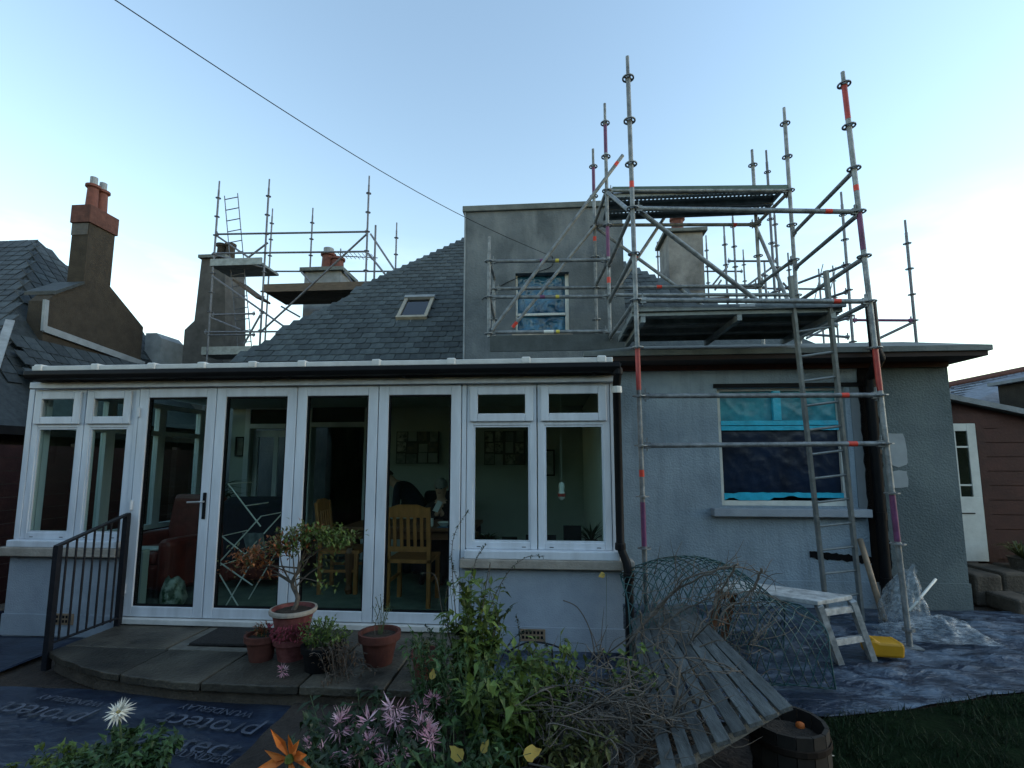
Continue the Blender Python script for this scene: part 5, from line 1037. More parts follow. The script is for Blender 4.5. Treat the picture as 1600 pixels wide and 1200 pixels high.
for (dx, dy, dz) in tips:
    s = trunk[rnd.randrange(6, len(trunk))]; e = V((bx + dx, by + dy, bz + dz)); m_ = s.lerp(e, .5) + V((rnd.uniform(-.05, .05), 0, rnd.uniform(-.02, .05))); tr.tube(curvepts([s, m_, e], 5), [.008 - .0006 * i for i in range(11)], 6)
    sparse = dz < .36
    for k in range(30 if sparse else 200):
        c = e + V((rnd.gauss(0, .08), rnd.gauss(0, .07), rnd.gauss(0, .034))); key = ('a' if dx < -.1 else ('b' if dx > .12 else rnd.choice('abc'))) if rnd.random() < .75 else 'c'
        lv[key].leaf(c, rdir(.5), (0, 0, 1), rnd.uniform(.03, .055), .02, .2, .15)
tr.build('trunk', M['bark'], az, smooth=True); lv['a'].build('red_leaves', M['redleaf'], az, fix=False, kind='stuff'); lv['b'].build('green_leaves', M['lgreen'], az, fix=False, kind='stuff'); lv['c'].build('olive_leaves', M['oliveleaf'], az, fix=False, kind='stuff')
mb = MB()
for k in range(160): a = rnd.uniform(-2.6, -.4); z = rnd.uniform(.16, .30); r = lerp(.12, .165, (z - .15) / .18) + .005; p = V((bx + r * math.cos(a), by + r * math.sin(a), SZ + z)); mb.leaf(p, V((math.cos(a), math.sin(a), -.6)) + rdir() * .5, (0, -1, .2), .03, .014, .2, .1)
mb.build('trailing_leaves', leafmat('crimson_trailing_leaf', (.20,.02,.04), (.30,.06,.08)), az, fix=False, kind='stuff')

def small_pot(x, y, r0, r1, h, m, label, plant, name='plant_pot'):
    t = thing(name, (x, y, SZ), label, 'plant pot'); pot(t, x, y, SZ, r0, r1, h, m)
    top = V((x, y, SZ + h * .88))
    if plant:
        st = MB(); lf = MB(); n, spread, height, lm, ll = plant
        for k in range(n):
            d = rdir(1.0); e = top + V((d.x * spread, d.y * spread * .7, abs(d.z) * height + .02)); st.tube(curvepts([top + V((d.x * .03, d.y * .03, 0)), top.lerp(e, .5) + rdir() * .02, e], 3), .0025, 5)
            for j in range(9): p = top.lerp(e, rnd.uniform(.35, 1.05)) + rdir() * .02; lf.leaf(p, rdir(.3), (0, 0, 1), ll * rnd.uniform(.6, 1.2), ll * .5, .2, .2)
        st.build('stems', M['stem'], t); lf.build('leaves', lm, t, fix=False, kind='stuff')
    return t
small_pot(-2.24, 3.86, .085, .118, .19, M['terracotta'], 'terracotta pot of crimson seedlings beside the tall azalea pot', (10, .10, .08, M['redleaf'], .03))
small_pot(-1.70, 3.74, .12, .14, .17, M['blackpl'], 'black plastic pot overflowing with bright small green leaves', (46, .22, .17, M['lgreen'], .036))
small_pot(-1.31, 3.86, .10, .145, .23, M['terracotta'], 'large terracotta pot with a few bare dry stems', (7, .14, .26, M['oliveleaf'], .02))
small_pot(-.90, 3.66, .075, .10, .17, M['terracotta'], 'small terracotta pot at the end of the step by the flower bed', (14, .09, .07, M['oliveleaf'], .03))
# dead brown plant between the pots
t = thing('withered_plant', (-1.5, 3.62, SZ), 'brown withered plant trailing between the black pot and the terracotta pot', 'plant'); st = MB(); lf = MB()
for k in range(40):
    b = V((-1.50 + rnd.gauss(0, .05), 3.62 + rnd.gauss(0, .04), SZ)); d = rdir(.9); e = b + V((d.x * .22, d.y * .14 - .03, abs(d.z) * .26)); st.tube(curvepts([b, b.lerp(e, .6) + V((0, 0, .06)), e], 3), .002, 4)
    for j in range(7): lf.leaf(b.lerp(e, rnd.uniform(.4, 1)) + rdir() * .03, rdir(-.2), (0, 0, 1), .03, .013, .3, .4)
st.build('stems', M['bark'], t); lf.build('leaves', leafmat('withered_leaf', (.06,.035,.02), (.12,.075,.045)), t, fix=False, kind='stuff')
# brown soil flower bed under the planting
patch('flower_bed', None, -1.75, .95, 1.2, 3.46, 30, 24, lambda x, y, u, v: .03 + .10 * math.sin(math.pi * u) * (1 - v) ** .6 + .02 * noise.noise((x * 5, y * 5, 0)), M['soil'], kind='structure')

def spray(t, base, n, L, spread, lm, ll, sm, name='leaves', lean=(0, 0, 0), per=12, lw=.45, bare=.25, r=.003, up=1.1):
    st = MB(); lf = MB()
    for k in range(n):
        d = rdir(up); b = V(base) + V((rnd.gauss(0, .03), rnd.gauss(0, .03), 0)); Lk = L * rnd.uniform(.55, 1.05); e = b + V((d.x * spread, d.y * spread, 0)) + V((0, 0, Lk)) + V(lean) * rnd.uniform(.5, 1); m_ = b.lerp(e, .5) + rdir() * .03; cp = curvepts([b, m_, e], 4); st.tube(cp, [lerp(r, r * .5, i / (len(cp) - 1)) for i in range(len(cp))], 5)
        for j in range(per): tt = rnd.uniform(bare, 1.0); i = tt * (len(cp) - 1); p = cp[int(i)].lerp(cp[min(len(cp) - 1, int(i) + 1)], i % 1); lf.leaf(p, (rdir(.2) + V((d.x, d.y, .2)) * .4), (0, 0, 1), ll * rnd.uniform(.35, 1.25), ll * lw * rnd.uniform(.6, 1.1), .15, rnd.uniform(0, .6))
    st.build('stems', sm, t); lf.build(name, lm, t, fix=False, kind='stuff')
# leafy shrubs of the bed
def shrub(x, y, z, label, n, L, spread, lm, ll, per=14, lw=.45, sm=None, **k): t = thing('shrub', (x, y, z), label, 'shrub'); spray(t, (x, y, z), n, L, spread, lm, ll, sm or M['stem'], per=per, lw=lw, **k); return t
shrub(-.52, 3.20, .02, 'upright bush of fresh green leaves before the door post', 46, .90, .17, M['lgreen'], .10, per=24, bare=.2, lean=(.10, 0, 0))
shrub(-.68, 3.05, .02, 'low dark green bush behind the pink flowers', 40, .66, .20, M['mgreen'], .05, per=24)
shrub(-.22, 2.75, .03, 'broad bush of yellowing green leaves beside the brushwood', 52, .58, .26, M['lgreen'], .08, per=18, lw=.55)
shrub(-.02, 2.95, .02, 'dense mid-green bush next to the heaped twigs', 44, .62, .18, M['lgreen'], .07, per=18)
shrub(-.42, 2.85, .02, 'shaded green bush in the middle of the bed', 34, .66, .22, M['mgreen'], .06, per=14, lw=.45)
shrub(-.95, 2.55, .03, 'dark leafy clump carrying the pink flowers', 70, .36, .42, M['dgreen'], .075, per=18, lw=.5)
shrub(-.45, 2.40, .03, 'dark low foliage under the yellow leaves', 44, .36, .36, M['mgreen'], .07, per=16, lw=.5)
shrub(-2.12, 2.45, .0, 'bright green foliage below the white chrysanthemum', 80, .30, .25, M['mgreen'], .055, per=30, lw=.6)
shrub(-2.42, 2.42, .0, 'fine green leaves at the corner of the wet sheet', 60, .24, .2, M['lgreen'], .045, per=28, lw=.55)
shrub(.12, 2.60, .03, 'olive weeds among the twigs by the bench', 36, .42, .2, M['oliveleaf'], .06, per=18)
# tall wispy seed stems
def wisp(pts, label, m=None, n=60, ll=.02): 
    t = thing('seed_stem', pts[0], label, 'plant stem'); cp = curvepts(pts, 6); mb = MB(); mb.tube(cp, [lerp(.004, .0012, i / (len(cp) - 1)) for i in range(len(cp))], 5); mb.build('stem', M['bark'], t); lf = MB()
    for k in range(n): i = rnd.uniform(.3, 1) * (len(cp) - 1.01); p = cp[int(i)].lerp(cp[int(i) + 1], i % 1); lf.leaf(p, rdir(.4), (0, 0, 1), ll * rnd.uniform(.6, 1.3), ll * .45, .2, .2)
    lf.build('seed_heads', m or M['dgreen'], t, fix=False, kind='stuff')
Yw = 3.25
for (pl, lab) in (([(722, 1060), (712, 960), (706, 870), (712, 830), (731, 800)], 'tallest wispy dark seed stem against the door post'), ([(735, 1040), (728, 940), (712, 900), (703, 868)], 'short wispy stem leaning to the glazed door'), ([(745, 1040), (762, 960), (790, 900), (820, 872), (850, 869)], 'long arching wispy stem reaching over the stone sill'), ([(740, 1030), (735, 930), (742, 880), (760, 850)], 'wispy stem in front of the white window cill'), ([(720, 1050), (700, 990), (690, 950), (680, 900), (658, 896)], 'bare pale curling stem against the door glass'), ([(760, 1040), (775, 980), (800, 948)], 'short dark wispy stem before the grey dwarf wall'), ([(745, 1030), (757, 930), (766, 880), (765, 920), (785, 990)], 'hooked dry stem above the green bush'), ([(690, 1080), (680, 1000), (664, 978)], 'small wispy stem by the terracotta pot'), ([(715, 1060), (700, 980), (697, 930), (706, 905)], 'dark wispy stem crossing the last door leaf'), ([(800, 1060), (812, 1000), (806, 960)], 'wispy stem beside the air brick'), ([(770, 1060), (800, 1000), (830, 985)], 'low wispy stem leaning towards the air brick'), ([(650, 1090), (640, 1040), (646, 1000)], 'wispy stem behind the pink flowers'), ([(850, 1090), (862, 1040), (850, 1000)], 'wispy stem among the edging hoops'), ([(600, 1010), (585, 985), (600, 935)], 'dry forked stem rising from the terracotta pot')):
    wisp([P(x, y, Yw) for x, y in pl] if lab[0:9] != 'dry forke' else [P(x, y, 3.85) for x, y in pl], lab, n=(60 if 'wispy' in lab else 14))
t = MB(); t.tube(curvepts([P(930, 1030, 4.4), P(922, 985, 4.4), P(903, 950, 4.4), P(880, 938, 4.4)]), .005, 6); t.build('dry_stem', M['bark'], label='dark dry stem curving against the grey dwarf wall', cat='plant stem', smooth=True)

# flowers
def nerine(c, r, label, group, mats=None):
    c = V(c); t = thing('nerine_flower', c, label, 'flower', group); base = V((c.x + rnd.uniform(-.05, .05), c.y + rnd.uniform(-.02, .05), .03)); mb = MB(); mb.tube(curvepts([base, base.lerp(c, .5) + V((rnd.uniform(-.02, .02), 0, 0)), c], 4), .004, 5); mb.build('stem', M['stem'], t)
    for f in range(rnd.randint(5, 7)):
        d = rdir(.35); d.y -= .25; d.normalize(); o = c + d * r * .45; mb = MB(); x = d.orthogonal().normalized(); y = d.cross(x)
        for k in range(6): a = k * math.pi / 3; pd = (x * math.cos(a) + y * math.sin(a)) + d * .45; mb.leaf(o, pd + rdir() * .25, d, r * rnd.uniform(.55, .95), r * .12, .25, rnd.uniform(-.7, .1))
        for k in range(3): mb.tube([o, o + d * r * .5 + (x * rnd.uniform(-.3, .3) + y * rnd.uniform(-.3, .3)) * r * .4], .0008, 4)
        mb.build('floret', M['pink'], t, fix=False)
lab = 'spidery pink nerine flower head in the bed'
gr = 'pink nerine flowers in the bed'
for (x, y, Y, r) in ((535, 1128, 2.7, .075), (575, 1132, 2.7, .085), (612, 1110, 2.75, .08), (618, 1125, 2.7, .07), (528, 1138, 2.65, .065), (660, 1142, 2.6, .08), (672, 1158, 2.55, .075), (505, 1182, 2.5, .075), (560, 1195, 2.45, .07), (605, 1190, 2.5, .065), (628, 1182, 2.5, .06), (578, 1162, 2.6, .06), (657, 1107, 2.75, .055), (676, 1096, 2.8, .05), (550, 1180, 2.5, .05), (485, 1166, 2.55, .05), (443, 1048, 3.55, .05)):
    nerine(P(x, y, Y), r, lab, gr)
# white chrysanthemum
c = P(186, 1114, 2.5); t = thing('chrysanthemum', c, 'single ragged cream chrysanthemum over the wet sheet', 'flower'); mb = MB(); mb.tube(curvepts([V((c.x + .05, c.y + .05, 0)), c + V((.02, .02, -.2)), c], 4), .005, 6); mb.build('stem', M['stem'], t); mb = MB(); ax = V((.1, -.6, .75)).normalized(); x = ax.orthogonal().normalized(); y = ax.cross(x)
for ring, (n, L, lift) in enumerate(((22, .075, .15), (20, .065, .5), (16, .05, 1.0), (10, .03, 2.0))):
    for k in range(n): a = 6.283 * k / n + ring * .2 + rnd.uniform(-.1, .1); d = x * math.cos(a) + y * math.sin(a) + ax * lift; mb.leaf(c, d, ax, L * rnd.uniform(.75, 1.1), .012, .1, rnd.uniform(-.1, .5))
mb.build('petals', M['cream'], t, fix=False); mb = MB(); mb.lathe([(.012, 0), (.016, .008), (.004, .016)], c, 8); mb.build('flower_centre', M['yleaf'], t)
# orange lily-like bloom
c = P(452, 1185, 2.2); t = thing('orange_lily', c, 'big orange flower with pointed petals at the edge of the bed', 'flower'); mb = MB(); mb.tube([V((c.x, c.y + .05, 0)), c], .006, 6); mb.build('stem', M['stem'], t)
for k, (dx, dz) in enumerate(((-.9, .35), (-.35, .75), (.15, 1.0), (.55, .75), (1.0, -.05), (-.75, -.15), (.3, -.3), (.75, .3))):
    mb = MB(); mb.leaf(c, (dx, -.25 + .1 * (k % 3), dz), (rnd.uniform(-.5, .5), -1, rnd.uniform(-.3, .6)), .15 * rnd.uniform(.65, 1.15), .036 * rnd.uniform(.7, 1.2), .3, rnd.uniform(-.45, .25)); mb.build('petal', M['orangep'], t, fix=False)
mb = MB(); mb.lathe([(.008, -.01), (.02, .0), (.016, .02), (.004, .028)], c + V((.01, -.02, 0)), 10); mb.build('seed_pod', M['lgreen'], t)
# large yellow leaves
def bigleaf(x, y, Y, s, label, m, rot):
    c = P(x, y, Y); t = thing('fallen_leaf', c, label, 'leaf'); mb = MB(); ax = V((rnd.uniform(-.6, .6), -1, rnd.uniform(.2, 1.1))).normalized(); u = V((math.cos(rot), 0, math.sin(rot))); u = (u - ax * u.dot(ax)).normalized(); w = ax.cross(u); pr = [(0, -.05), (.15, -.36), (.42, -.46), (.62, -.30), (.95, -.20), (1.25, .06), (.9, .2), (.7, .42), (.4, .38), (.18, .3), (0, .05)]
    vs = [c + (u * a + w * b) * s + ax * .1 * s * abs(b) for a, b in pr] + [c + u * .4 * s]; mb.add(vs, [(i, (i + 1) % 11, 11) for i in range(11)]); mb.build('blade', m, t, fix=False); mb = MB(); mb.tube([c + u * .5 * s, c - u * .35 * s, V((c.x, c.y + .05, .05))], .002, 4); mb.build('stalk', M['stem'], t)
for (x, y, Y, s, r, lab) in ((818, 1180, 2.4, .075, .35, 'orange-yellow lobed leaf in front of the yellowing bush'), (722, 1188, 2.4, .07, 2.4, 'yellow lobed leaf above the bed soil'), (752, 1176, 2.5, .05, 1.2, 'small yellow leaf among the green bushes'), (675, 1062, 2.9, .05, 1.8, 'yellow leaf beside the small terracotta pot'), (945, 897, 4.45, .06, 3.6, 'yellow leaf caught against the black downpipe')): bigleaf(x, y, Y, s, lab, M['yleaf'], r)

# ---------------------------------------------------------------- bench, brushwood, net
bn = thing('garden_bench', (.85, 3.3, 0), 'weathered slatted wooden bench tipped under the cut branches', 'bench')
fa, fb = V((.66, 4.42, .34)), V((1.10, 4.36, .50)); na, nb_ = V((.46, 2.30, .30)), V((1.15, 2.62, .50))
for k in range(8):
    t0 = (k + .5) / 8; a, b = fa.lerp(fb, t0), na.lerp(nb_, t0); d = (b - a).normalized(); sx = (fb - fa).normalized(); up_ = sx.cross(d); up_ = up_ if up_.z > 0 else -up_
    mb = MB(); mb.bar(a + V((0, 0, .015 * math.sin(math.pi * t0))), b + V((0, 0, .03 * math.sin(math.pi * t0))), .064, .022, up_); mb.build('slat', M['pineold'], bn, bevel=.003)
for t1 in (.12, .55, .93):
    a, b = fa.lerp(na, t1), fb.lerp(nb_, t1); mb = MB(); mb.bar(a + V((0, 0, -.04)), b + V((0, 0, -.04)), .05, .05); mb.build('cross_rail', M['pineold'], bn)
    for p in ((a, b) if t1 < .9 else (a,)): mb = MB(); mb.bar(V((p.x, p.y, .0)), p + V((0, 0, -.05)), .05, .05); mb.build('leg', M['pineold'], bn)
for k in range(5):       # the fallen backrest on the near side
    x = .0 + k * .085; mb = MB(); mb.bar((x, 2.45, .10), (x + .10, 3.05, .30), .05, .02, (0, -.4, 1)); mb.build('back_slat', M['pineold'], bn, bevel=.003)
mb = MB(); mb.bar((-.06, 3.02, .27), (.50, 3.06, .29), .05, .05); mb.build('back_rail', M['pineold'], bn)
br = thing('barrel_planter', (1.22, 2.86, 0), 'dark wooden half-barrel planter behind the bench end', 'planter'); r_ = .21
for k in range(14):
    a0, a1 = 2*math.pi*k/14, 2*math.pi*(k+.94)/14; mb = MB(); vs = []
    for z, r in ((0, .15), (.16, .19), (.33, .185)):
        for a in (a0, a1):
            for rr in (r, r - .02): vs.append((1.22 + rr*math.cos(a), 2.86 + rr*math.sin(a), z))
    fs = [(0,2,6,4), (4,6,10,8), (1,5,7,3), (5,9,11,7), (0,4,5,1), (4,8,9,5), (2,3,7,6), (6,7,11,10), (8,10,11,9), (0,1,3,2)]; mb.add(vs, fs); mb.build('stave', mat('stave_wood_%d' % k, (.018,.015,.012), .85, .3, 9), br)
for z, r in ((.06, .174), (.24, .192)): mb = MB(); mb.lathe([(r, z), (r + .004, z + .005), (r + .004, z + .03), (r, z + .035)], (1.22, 2.86, 0), 24, cap=False); mb.build('hoop', mat('rusty_hoop', (.02,.015,.012), .9, .3, 9, spec=.1), br)
mb = MB(); mb.lathe([(.165, .25), (.1, .28), (.01, .27)], (1.22, 2.86, 0), 16); mb.build('compost', M['soilpot'], br); mb = MB(); mb.lathe([(.008, -.02), (.024, 0), (.02, .02), (.004, .028)], (1.30, 2.90, .275), 10); mb.build('orange_ball', M['orangep'], smooth=True, label='small orange fruit lying in the barrel planter', cat='fruit')
# cut branches and twigs
def branch(pts, r, label, tw=8):
    t = thing('cut_branch', pts[0], label, 'branch', None); cp = curvepts(pts, 7); cp = [p + rdir() * .010 for p in cp]; mb = MB(); mb.tube(cp, [lerp(r, r * .35, i / (len(cp) - 1)) for i in range(len(cp))], 7); mb.build('stem', M['twig'], t, smooth=True); st = MB()
    for k in range(tw):
        i = rnd.randrange(2, len(cp) - 1); d = (cp[i] - cp[i - 1]).normalized() + rdir(.2) * .9; L = rnd.uniform(.12, .35); e = cp[i] + d.normalized() * L; st.tube(curvepts([cp[i], cp[i].lerp(e, .5) + rdir() * .03, e], 4), [.004, .0036, .0032, .003, .0026, .0022, .0019, .0015, .001], 5)
    if tw: st.build('twigs', M['twig'], t, smooth=True, kind='stuff')
BR = [([(985, 1000), (1030, 950), (1075, 905), (1155, 882)], 3.9, .013, 'thick branch arching over the green net up to its peak'), ([(980, 1010), (1040, 935), (1100, 900), (1150, 885), (1200, 900)], 3.85, .010, 'second long branch over the green net, ending past the peak'), ([(1190, 890), (1170, 930), (1130, 960), (1115, 1010)], 3.7, .010, 'branch hanging from the net peak down over the slats'), ([(830, 1065), (920, 1060), (1000, 1100), (1080, 1098), (1170, 1080)], 3.1, .010, 'long branch sagging across the middle of the bench'), ([(800, 1045), (850, 1030), (920, 1060), (960, 1062)], 3.3, .010, 'pale branch across the dark hoops'), ([(985, 1200), (1030, 1150), (1055, 1110), (1060, 1040)], 2.7, .012, 'branch rising steeply from the bed over the slats'), ([(1025, 1200), (1045, 1150), (1050, 1130)], 2.6, .009, 'short branch leaning on the near slats'), ([(860, 1085), (930, 1110), (985, 1115), (1060, 1105), (1120, 1085)], 2.9, .010, 'curving branch low across the bench'), ([(1095, 1090), (1092, 1140), (1100, 1175)], 2.75, .006, 'thin shoot hanging over the near slats'), ([(855, 1160), (900, 1120), (960, 1090), (985, 1072)], 2.8, .008, 'branch from the yellowing bush towards the slats'), ([(880, 1190), (960, 1150), (1010, 1130), (1060, 1125)], 2.6, .009, 'branch lying nearest the bed edge'), ([(1150, 880), (1120, 940), (1080, 1000), (1060, 1060)], 3.6, .008, 'slender branch along the bench from the net'), ([(1000, 955), (1010, 1030), (1040, 1085), (1050, 1100)], 3.4, .007, 'thin branch dropping along the outer slats'), ([(1010, 1010), (1080, 1000), (1160, 1010), (1200, 990)], 3.6, .006, 'thin twig crossing under the net')]
BR += [([(870, 1130), (930, 1040), (1010, 985), (1090, 990)], 3.2, .006, 'dark cane arching from the bush over the outer slats'), ([(900, 1180), (960, 1080), (1040, 1030), (1130, 1040), (1190, 1080)], 3.0, .006, 'dark cane looping across the middle slats'), ([(950, 1190), (990, 1110), (1050, 1060), (1140, 1050)], 2.9, .006, 'dark cane bowed low over the inner slats'), ([(840, 1110), (900, 1075), (960, 1080), (1030, 1120), (1080, 1180)], 2.8, .006, 'dark cane bending down across the bench end'), ([(990, 1010), (1060, 960), (1130, 930), (1200, 930), (1260, 965)], 3.9, .006, 'dark cane trailing along the net towards the hop-up'), ([(1000, 1060), (1070, 1010), (1120, 960), (1150, 900)], 3.5, .007, 'dark cane climbing from the slats to the net peak')]
for pts, Y, r, labx in BR: branch([P(x, y, Y + .1 * math.sin(i * 2)) for i, (x, y) in enumerate(pts)], r, labx, 10)
st = MB()
for k in range(330):
    x, y = rnd.gauss(950, 60), rnd.gauss(1125, 38); Y = rnd.uniform(2.5, 3.2); a = P(x, y, Y); a.z = max(a.z, .05); d = rdir(.0); d.y *= .4; d.z *= .4; L = rnd.uniform(.15, .55); e = a + d * L; e.z = max(e.z, .04); st.tube(curvepts([a, a.lerp(e, .33) + rdir() * .07, a.lerp(e, .7) + rdir(.2) * .07, e], 4), [lerp(.0048, .001, i / 12) for i in range(13)], 4, cap=False)
for k in range(110):
    a = P(rnd.uniform(1000, 1190), rnd.uniform(890, 1090), rnd.uniform(3.4, 3.9)); d = rdir(0); d.y *= .4; e = a + d * rnd.uniform(.15, .4); st.tube(curvepts([a, a.lerp(e, .5) + rdir() * .05, e], 4), [lerp(.004, .001, i / 8) for i in range(9)], 4, cap=False)
st.build('brushwood', M['twig'], smooth=True, fix=False, kind='stuff', label='tangle of thin dry twigs heaped against the bench', cat='brushwood')
lf = MB()
for k in range(170): c = P(rnd.gauss(985, 22), rnd.gauss(1070, 28), 3.2 + rnd.uniform(-.1, .1)); lf.leaf(c, rdir(.1), (0, 0, 1), rnd.uniform(.04, .075), .035, .2, .2)
lf.build('leafy_clippings', M['lgreen'], fix=False, kind='stuff', label='yellow-green leaves still on the cut branches', cat='foliage')
# green plastic net draped over the far end of the bench
def net(u, v):      # u along, v across: a sagging hood
    x = lerp(.60, 2.02, u); top = .56 + .30 * math.sin(math.pi * min(1, u * 1.12 + .06)) ** .8 - .22 * max(0, u - .62); ph = lerp(-.15, 1.05, v) * math.pi
    y = 4.45 - .40 * math.cos(ph) - .10 * u; z = top * max(.0, math.sin(max(0, min(math.pi, ph)))) ** .55 + .03 + .05 * noise.noise((u * 4, v * 4, 1)); return V((x + .06 * noise.noise((u * 3, v * 5, 8)), y + .04 * noise.noise((u * 5, v * 3, 2)), max(.03, z)))
nt_ = MB(); nu, nv = 19, 15
for s in (1, -1):
    for k in range(-nv, nu + nv):
        pts = []
        for j in range(0, 2 * nv + 1):
            v = j / (2 * nv); uu = (k + (j / 2 if s > 0 else nv - j / 2)) / nu
            if 0 <= uu <= 1: pts.append(net(uu, v))
        if len(pts) > 1: nt_.tube(pts, .0042, 4, cap=False)
for u in (0, 1): nt_.tube([net(u, j / 30) for j in range(31)], .006, 5)
nt_.build('plastic_net', M['netgreen'], smooth=True, fix=False, label='green plastic mesh netting humped over the far end of the bench', cat='netting')
# dark hoop edging
for pts, lab in (([(790, 1020), (830, 1003), (880, 1015), (910, 1050), (960, 1070)], 'large dark wire edging hoop beside the dwarf wall'), ([(912, 1060), (925, 1030), (945, 1025), (960, 1060)], 'small dark wire edging hoop by the downpipe'), ([(862, 1010), (864, 1040), (868, 1062)], 'upright dark wire of the garden edging')):
    mb = MB(); mb.tube(curvepts([P(x, y, 3.9) for x, y in pts]), .007, 6); mb.build('edging_hoop', M['blackmetal'], smooth=True, label=lab, cat='garden hoop')

# ---------------------------------------------------------------- hop-up, rubbish, tools by the rendered wall
M['spatter'] = mat('paint_spattered_wood', (.30,.32,.32), .8, .4, 14, .3, 40, c2=(.5,.52,.52))
hp = thing('hop_up', (2.2, 4.7, 0), 'white paint-spattered wooden hop-up bench with rung legs', 'work bench')
R0, R1 = V((2.12, 4.30, .52)), V((2.50, 4.50, .52)); L0, L1 = V((1.46, 4.72, .52)), V((1.72, 4.98, .52))
mb = MB(); mb.prism([R0, R1, L1, L0], (0, 0, .035)); mb.build('platform', M['spatter'], hp, bevel=.005)
def legset(a, b, out, nm=M['spatter']):
    for p in (a, b): q = p + out; mb = MB(); mb.bar(p + V((0, 0, .0)), V((q.x, q.y, .01)), .045, .065, (0, 1, 0)); mb.build('leg', nm, hp)
    for f in (.13, .62):
        pa, pb = a.lerp(V((a.x + out.x, a.y + out.y, .01)), f), b.lerp(V((b.x + out.x, b.y + out.y, .01)), f); mb = MB(); mb.bar(pa, pb, .03, .05); mb.build('rung', nm, hp)
legset(R0 + V((.02, .03, 0)), R1 + V((-.02, -.02, 0)), V((.20, .12, 0))); legset(L0 + V((.05, .03, 0)), L1 + V((-.02, -.06, 0)), V((-.12, .05, 0)), M['oakdark'])
mb = MB(); c = G(1380, 1028); mm = Matrix.Rotation(R(-6), 4, 'Z')
pr = [(-.125, 0), (.125, 0), (.135, .085), (.125, .125), (.09, .118), (-.05, .12), (-.09, .14), (-.125, .135), (-.135, .10)]
mb.prism([c + mm.to_3x3() @ V((x, -.09, z + .03)) for x, z in pr], mm.to_3x3() @ V((0, .2, 0))); mb.build('yellow_tub', M['yellow'], bevel=.02, label='yellow plastic tub lying on the dusty sheet', cat='tub')
# timber handle against the wall and white stick
mb = MB(); mb.tube([(3.42, 5.62, .03), (3.52, 6.10, .78)], .030, 10); mb.build('wooden_handle', mat('pale_handle_wood', (.26,.20,.14), .7, .25, 8), smooth=True, label='stout wooden handle leaning against the rendered wall by the black pipe', cat='tool handle')
mb = MB(); mb.tube([P(1420, 955, 5.4), P(1462, 905, 5.65)], .013, 8); mb.build('white_stick', M['white'], smooth=True, label='thin white stick poking out of the crumpled polythene', cat='stick')
def polybag(c, H, R0, label):
    mb = MB(); nz, na = 26, 56; prof = [(0, .95), (.12, 1.0), (.3, .9), (.55, .7), (.8, .42), (.92, .22), (1, .26)]
    for j in range(nz + 1):
        t = j / nz
        for (t0, r0), (t1, r1) in zip(prof, prof[1:]):
            if t0 <= t <= t1: r = lerp(r0, r1, (t - t0) / (t1 - t0))
        for i in range(na):
            a = 2 * math.pi * i / na; q = V((math.cos(a) * 1.6, math.sin(a) * 1.6, t * 2.2)); f = 1 + .16 * noise.noise(q * 1.3) + .10 * math.sin(7 * a + 5 * t + 2 * noise.noise(q)) * (.4 + t) + .05 * math.sin(15 * a - 9 * t)
            mb.v.append((c[0] + R0 * r * f * math.cos(a) + .10 * t * t, c[1] + R0 * .8 * r * f * math.sin(a), .012 + H * t * (1 + .06 * math.sin(3 * a))))
    for j in range(nz):
        for i in range(na): mb.f.append((j*na+i, j*na+(i+1)%na, (j+1)*na+(i+1)%na, (j+1)*na+i)); mb.m.append(0)
    mb.build('polythene_bag', M['poly'], fix=False, smooth=True, label=label, cat='polythene')
pm = bpy.data.materials.new('clear_polythene'); pm.use_nodes = True; nt = pm.node_tree; N = nt.nodes; tr_ = N.new('ShaderNodeBsdfTransparent'); tr_.inputs[0].default_value = (.8,.84,.88,1); mx_ = N.new('ShaderNodeMixShader'); b_ = N['Principled BSDF']; b_.inputs['Base Color'].default_value = (.42,.47,.5,1); b_.inputs['Roughness'].default_value = .4
no = N.new('ShaderNodeTexNoise'); no.inputs['Scale'].default_value = 14; mr = N.new('ShaderNodeMapRange'); mr.inputs[1].default_value = .35; mr.inputs[2].default_value = .65; mr.inputs[3].default_value = .12; mr.inputs[4].default_value = .5; nt.links.new(no.outputs[0], mr.inputs[0]); nt.links.new(mr.outputs[0], mx_.inputs[0]); nt.links.new(tr_.outputs[0], mx_.inputs[1]); nt.links.new(b_.outputs[0], mx_.inputs[2]); nt.links.new(mx_.outputs[0], N['Material Output'].inputs[0]); M['poly'] = pm
polybag((3.60, 5.60, 0), .56, .23, 'tall crumpled clear polythene bag against the wall by the black pipe')
def lowpoly_z(x, y, u, v):
    e = max(0, 1 - (abs(u - .5) * 2) ** 3) * max(0, 1 - (abs(v - .5) * 2) ** 3); return .03 + e * (.13 * (1 - abs(noise.noise((x * 2.6, y * 4, 3))) * 2.2) + .05 * (1 - abs(noise.noise((x * 8, y * 10, 5))) * 2)) * .8 + .03 * e
patch('polythene_sheet', lambda x, y, u, v: (x + .10 * noise.noise((v * 3, 1, u)), y + .08 * noise.noise((u * 3, 5, v))), 3.15, 4.05, 4.98, 5.50, 60, 40, lowpoly_z, M['poly'], label='low crumpled clear polythene spread on the dusty sheet', cat='polythene')
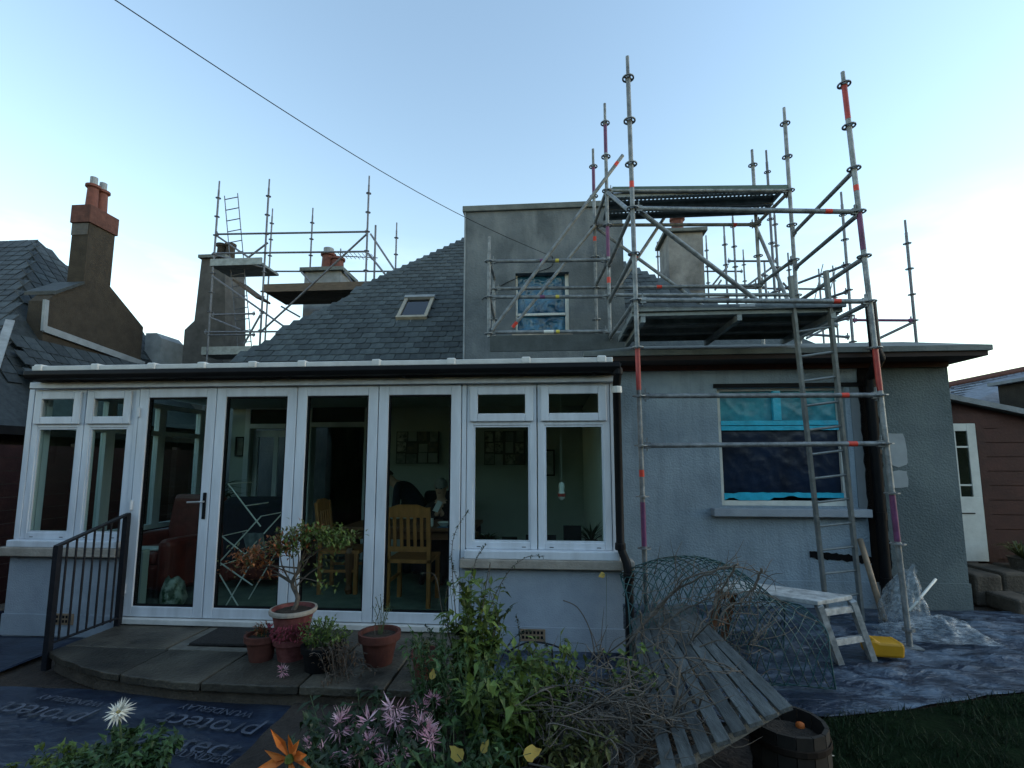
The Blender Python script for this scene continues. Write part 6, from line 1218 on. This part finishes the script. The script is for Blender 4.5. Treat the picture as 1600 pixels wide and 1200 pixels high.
# strappy grass in a pot on the shed steps
t = thing('potted_grass', (5.75, 6.7, .37), 'pot of pale strappy grass on the stone steps by the shed', 'potted plant'); mb = MB(); mb.lathe([(.12, .35), (.15, .50), (.16, .50), (.13, .47), (.01, .47)], (5.75, 6.7, 0), 14); mb.build('pot', M['slabedge'], t); lf = MB()
for k in range(110):
    a = rnd.uniform(0, 6.28); d = V((math.cos(a), math.sin(a), rnd.uniform(.7, 1.6))).normalized(); L = rnd.uniform(.25, .42); p0 = V((5.75, 6.7, .48)); p1 = p0 + d * L * .6; p2 = p1 + V((d.x, d.y, -.15)) * L * .5; w = V((-d.y, d.x, 0)).normalized() * .006
    lf.add([p0 - w, p0 + w, p1 + w, p1 - w, p2], [(0, 1, 2, 3), (3, 2, 4)])
lf.build('blades', M['oliveleaf'], t, fix=False, kind='stuff')
# two pale fallen petals on the lawn
for x, y, lab in ((1292, 1188, 'larger white petal lying on the dark lawn'), (1296, 1182, 'smaller white petal lying on the dark lawn')):
    c = G(x, y, .05); mb = MB(); mb.leaf(c, (1, .3, .1), (0, 0, 1), .035, .022, .2, .1); mb.build('white_petal', M['cream'], fix=False, label=lab, cat='petal')

# unseen hedge added behind the viewpoint so the glazing mirrors something dark
hd_ = thing('added_hedge', (0, -8, 0), 'unseen dark hedge added behind the viewpoint to darken the glass reflections', 'hedge'); mb = MB(); nx, nz = 90, 14
for j in range(nz + 1):
    for i in range(nx + 1):
        x = lerp(-22, 22, i / nx); t_ = j / nz; zz = min(1, t_ * 1.35) * (4.9 + .8 * noise.noise((x * .35, 0, 3)) + .3 * noise.noise((x * 1.3, 5, 3))); yy = -7.6 - (max(0, t_ * 1.35 - 1) * 5) + .5 * noise.noise((x * .8, zz * .8, 1)) + .2 * noise.noise((x * 3, zz * 3, 1)); mb.v.append((x, yy, zz))
for j in range(nz):
    for i in range(nx): q = j * (nx + 1) + i; mb.f.append((q, q + 1, q + nx + 2, q + nx + 1)); mb.m.append(0)
mb.build('inner_growth', M['dgreen'], hd_, fix=False); lf = MB()
for k in range(9000):
    x = rnd.uniform(-22, 22); z = rnd.uniform(.05, 5.1) ; p = V((x, -7.5 + .5 * noise.noise((x * .8, z * .8, 1)) + rnd.uniform(-.1, .2), z)); lf.leaf(p, rdir(.1), (0, 1, .3), rnd.uniform(.1, .18), .09, .2, .2)
lf.build('leaves', M['dgreen'], hd_, fix=False, kind='stuff')
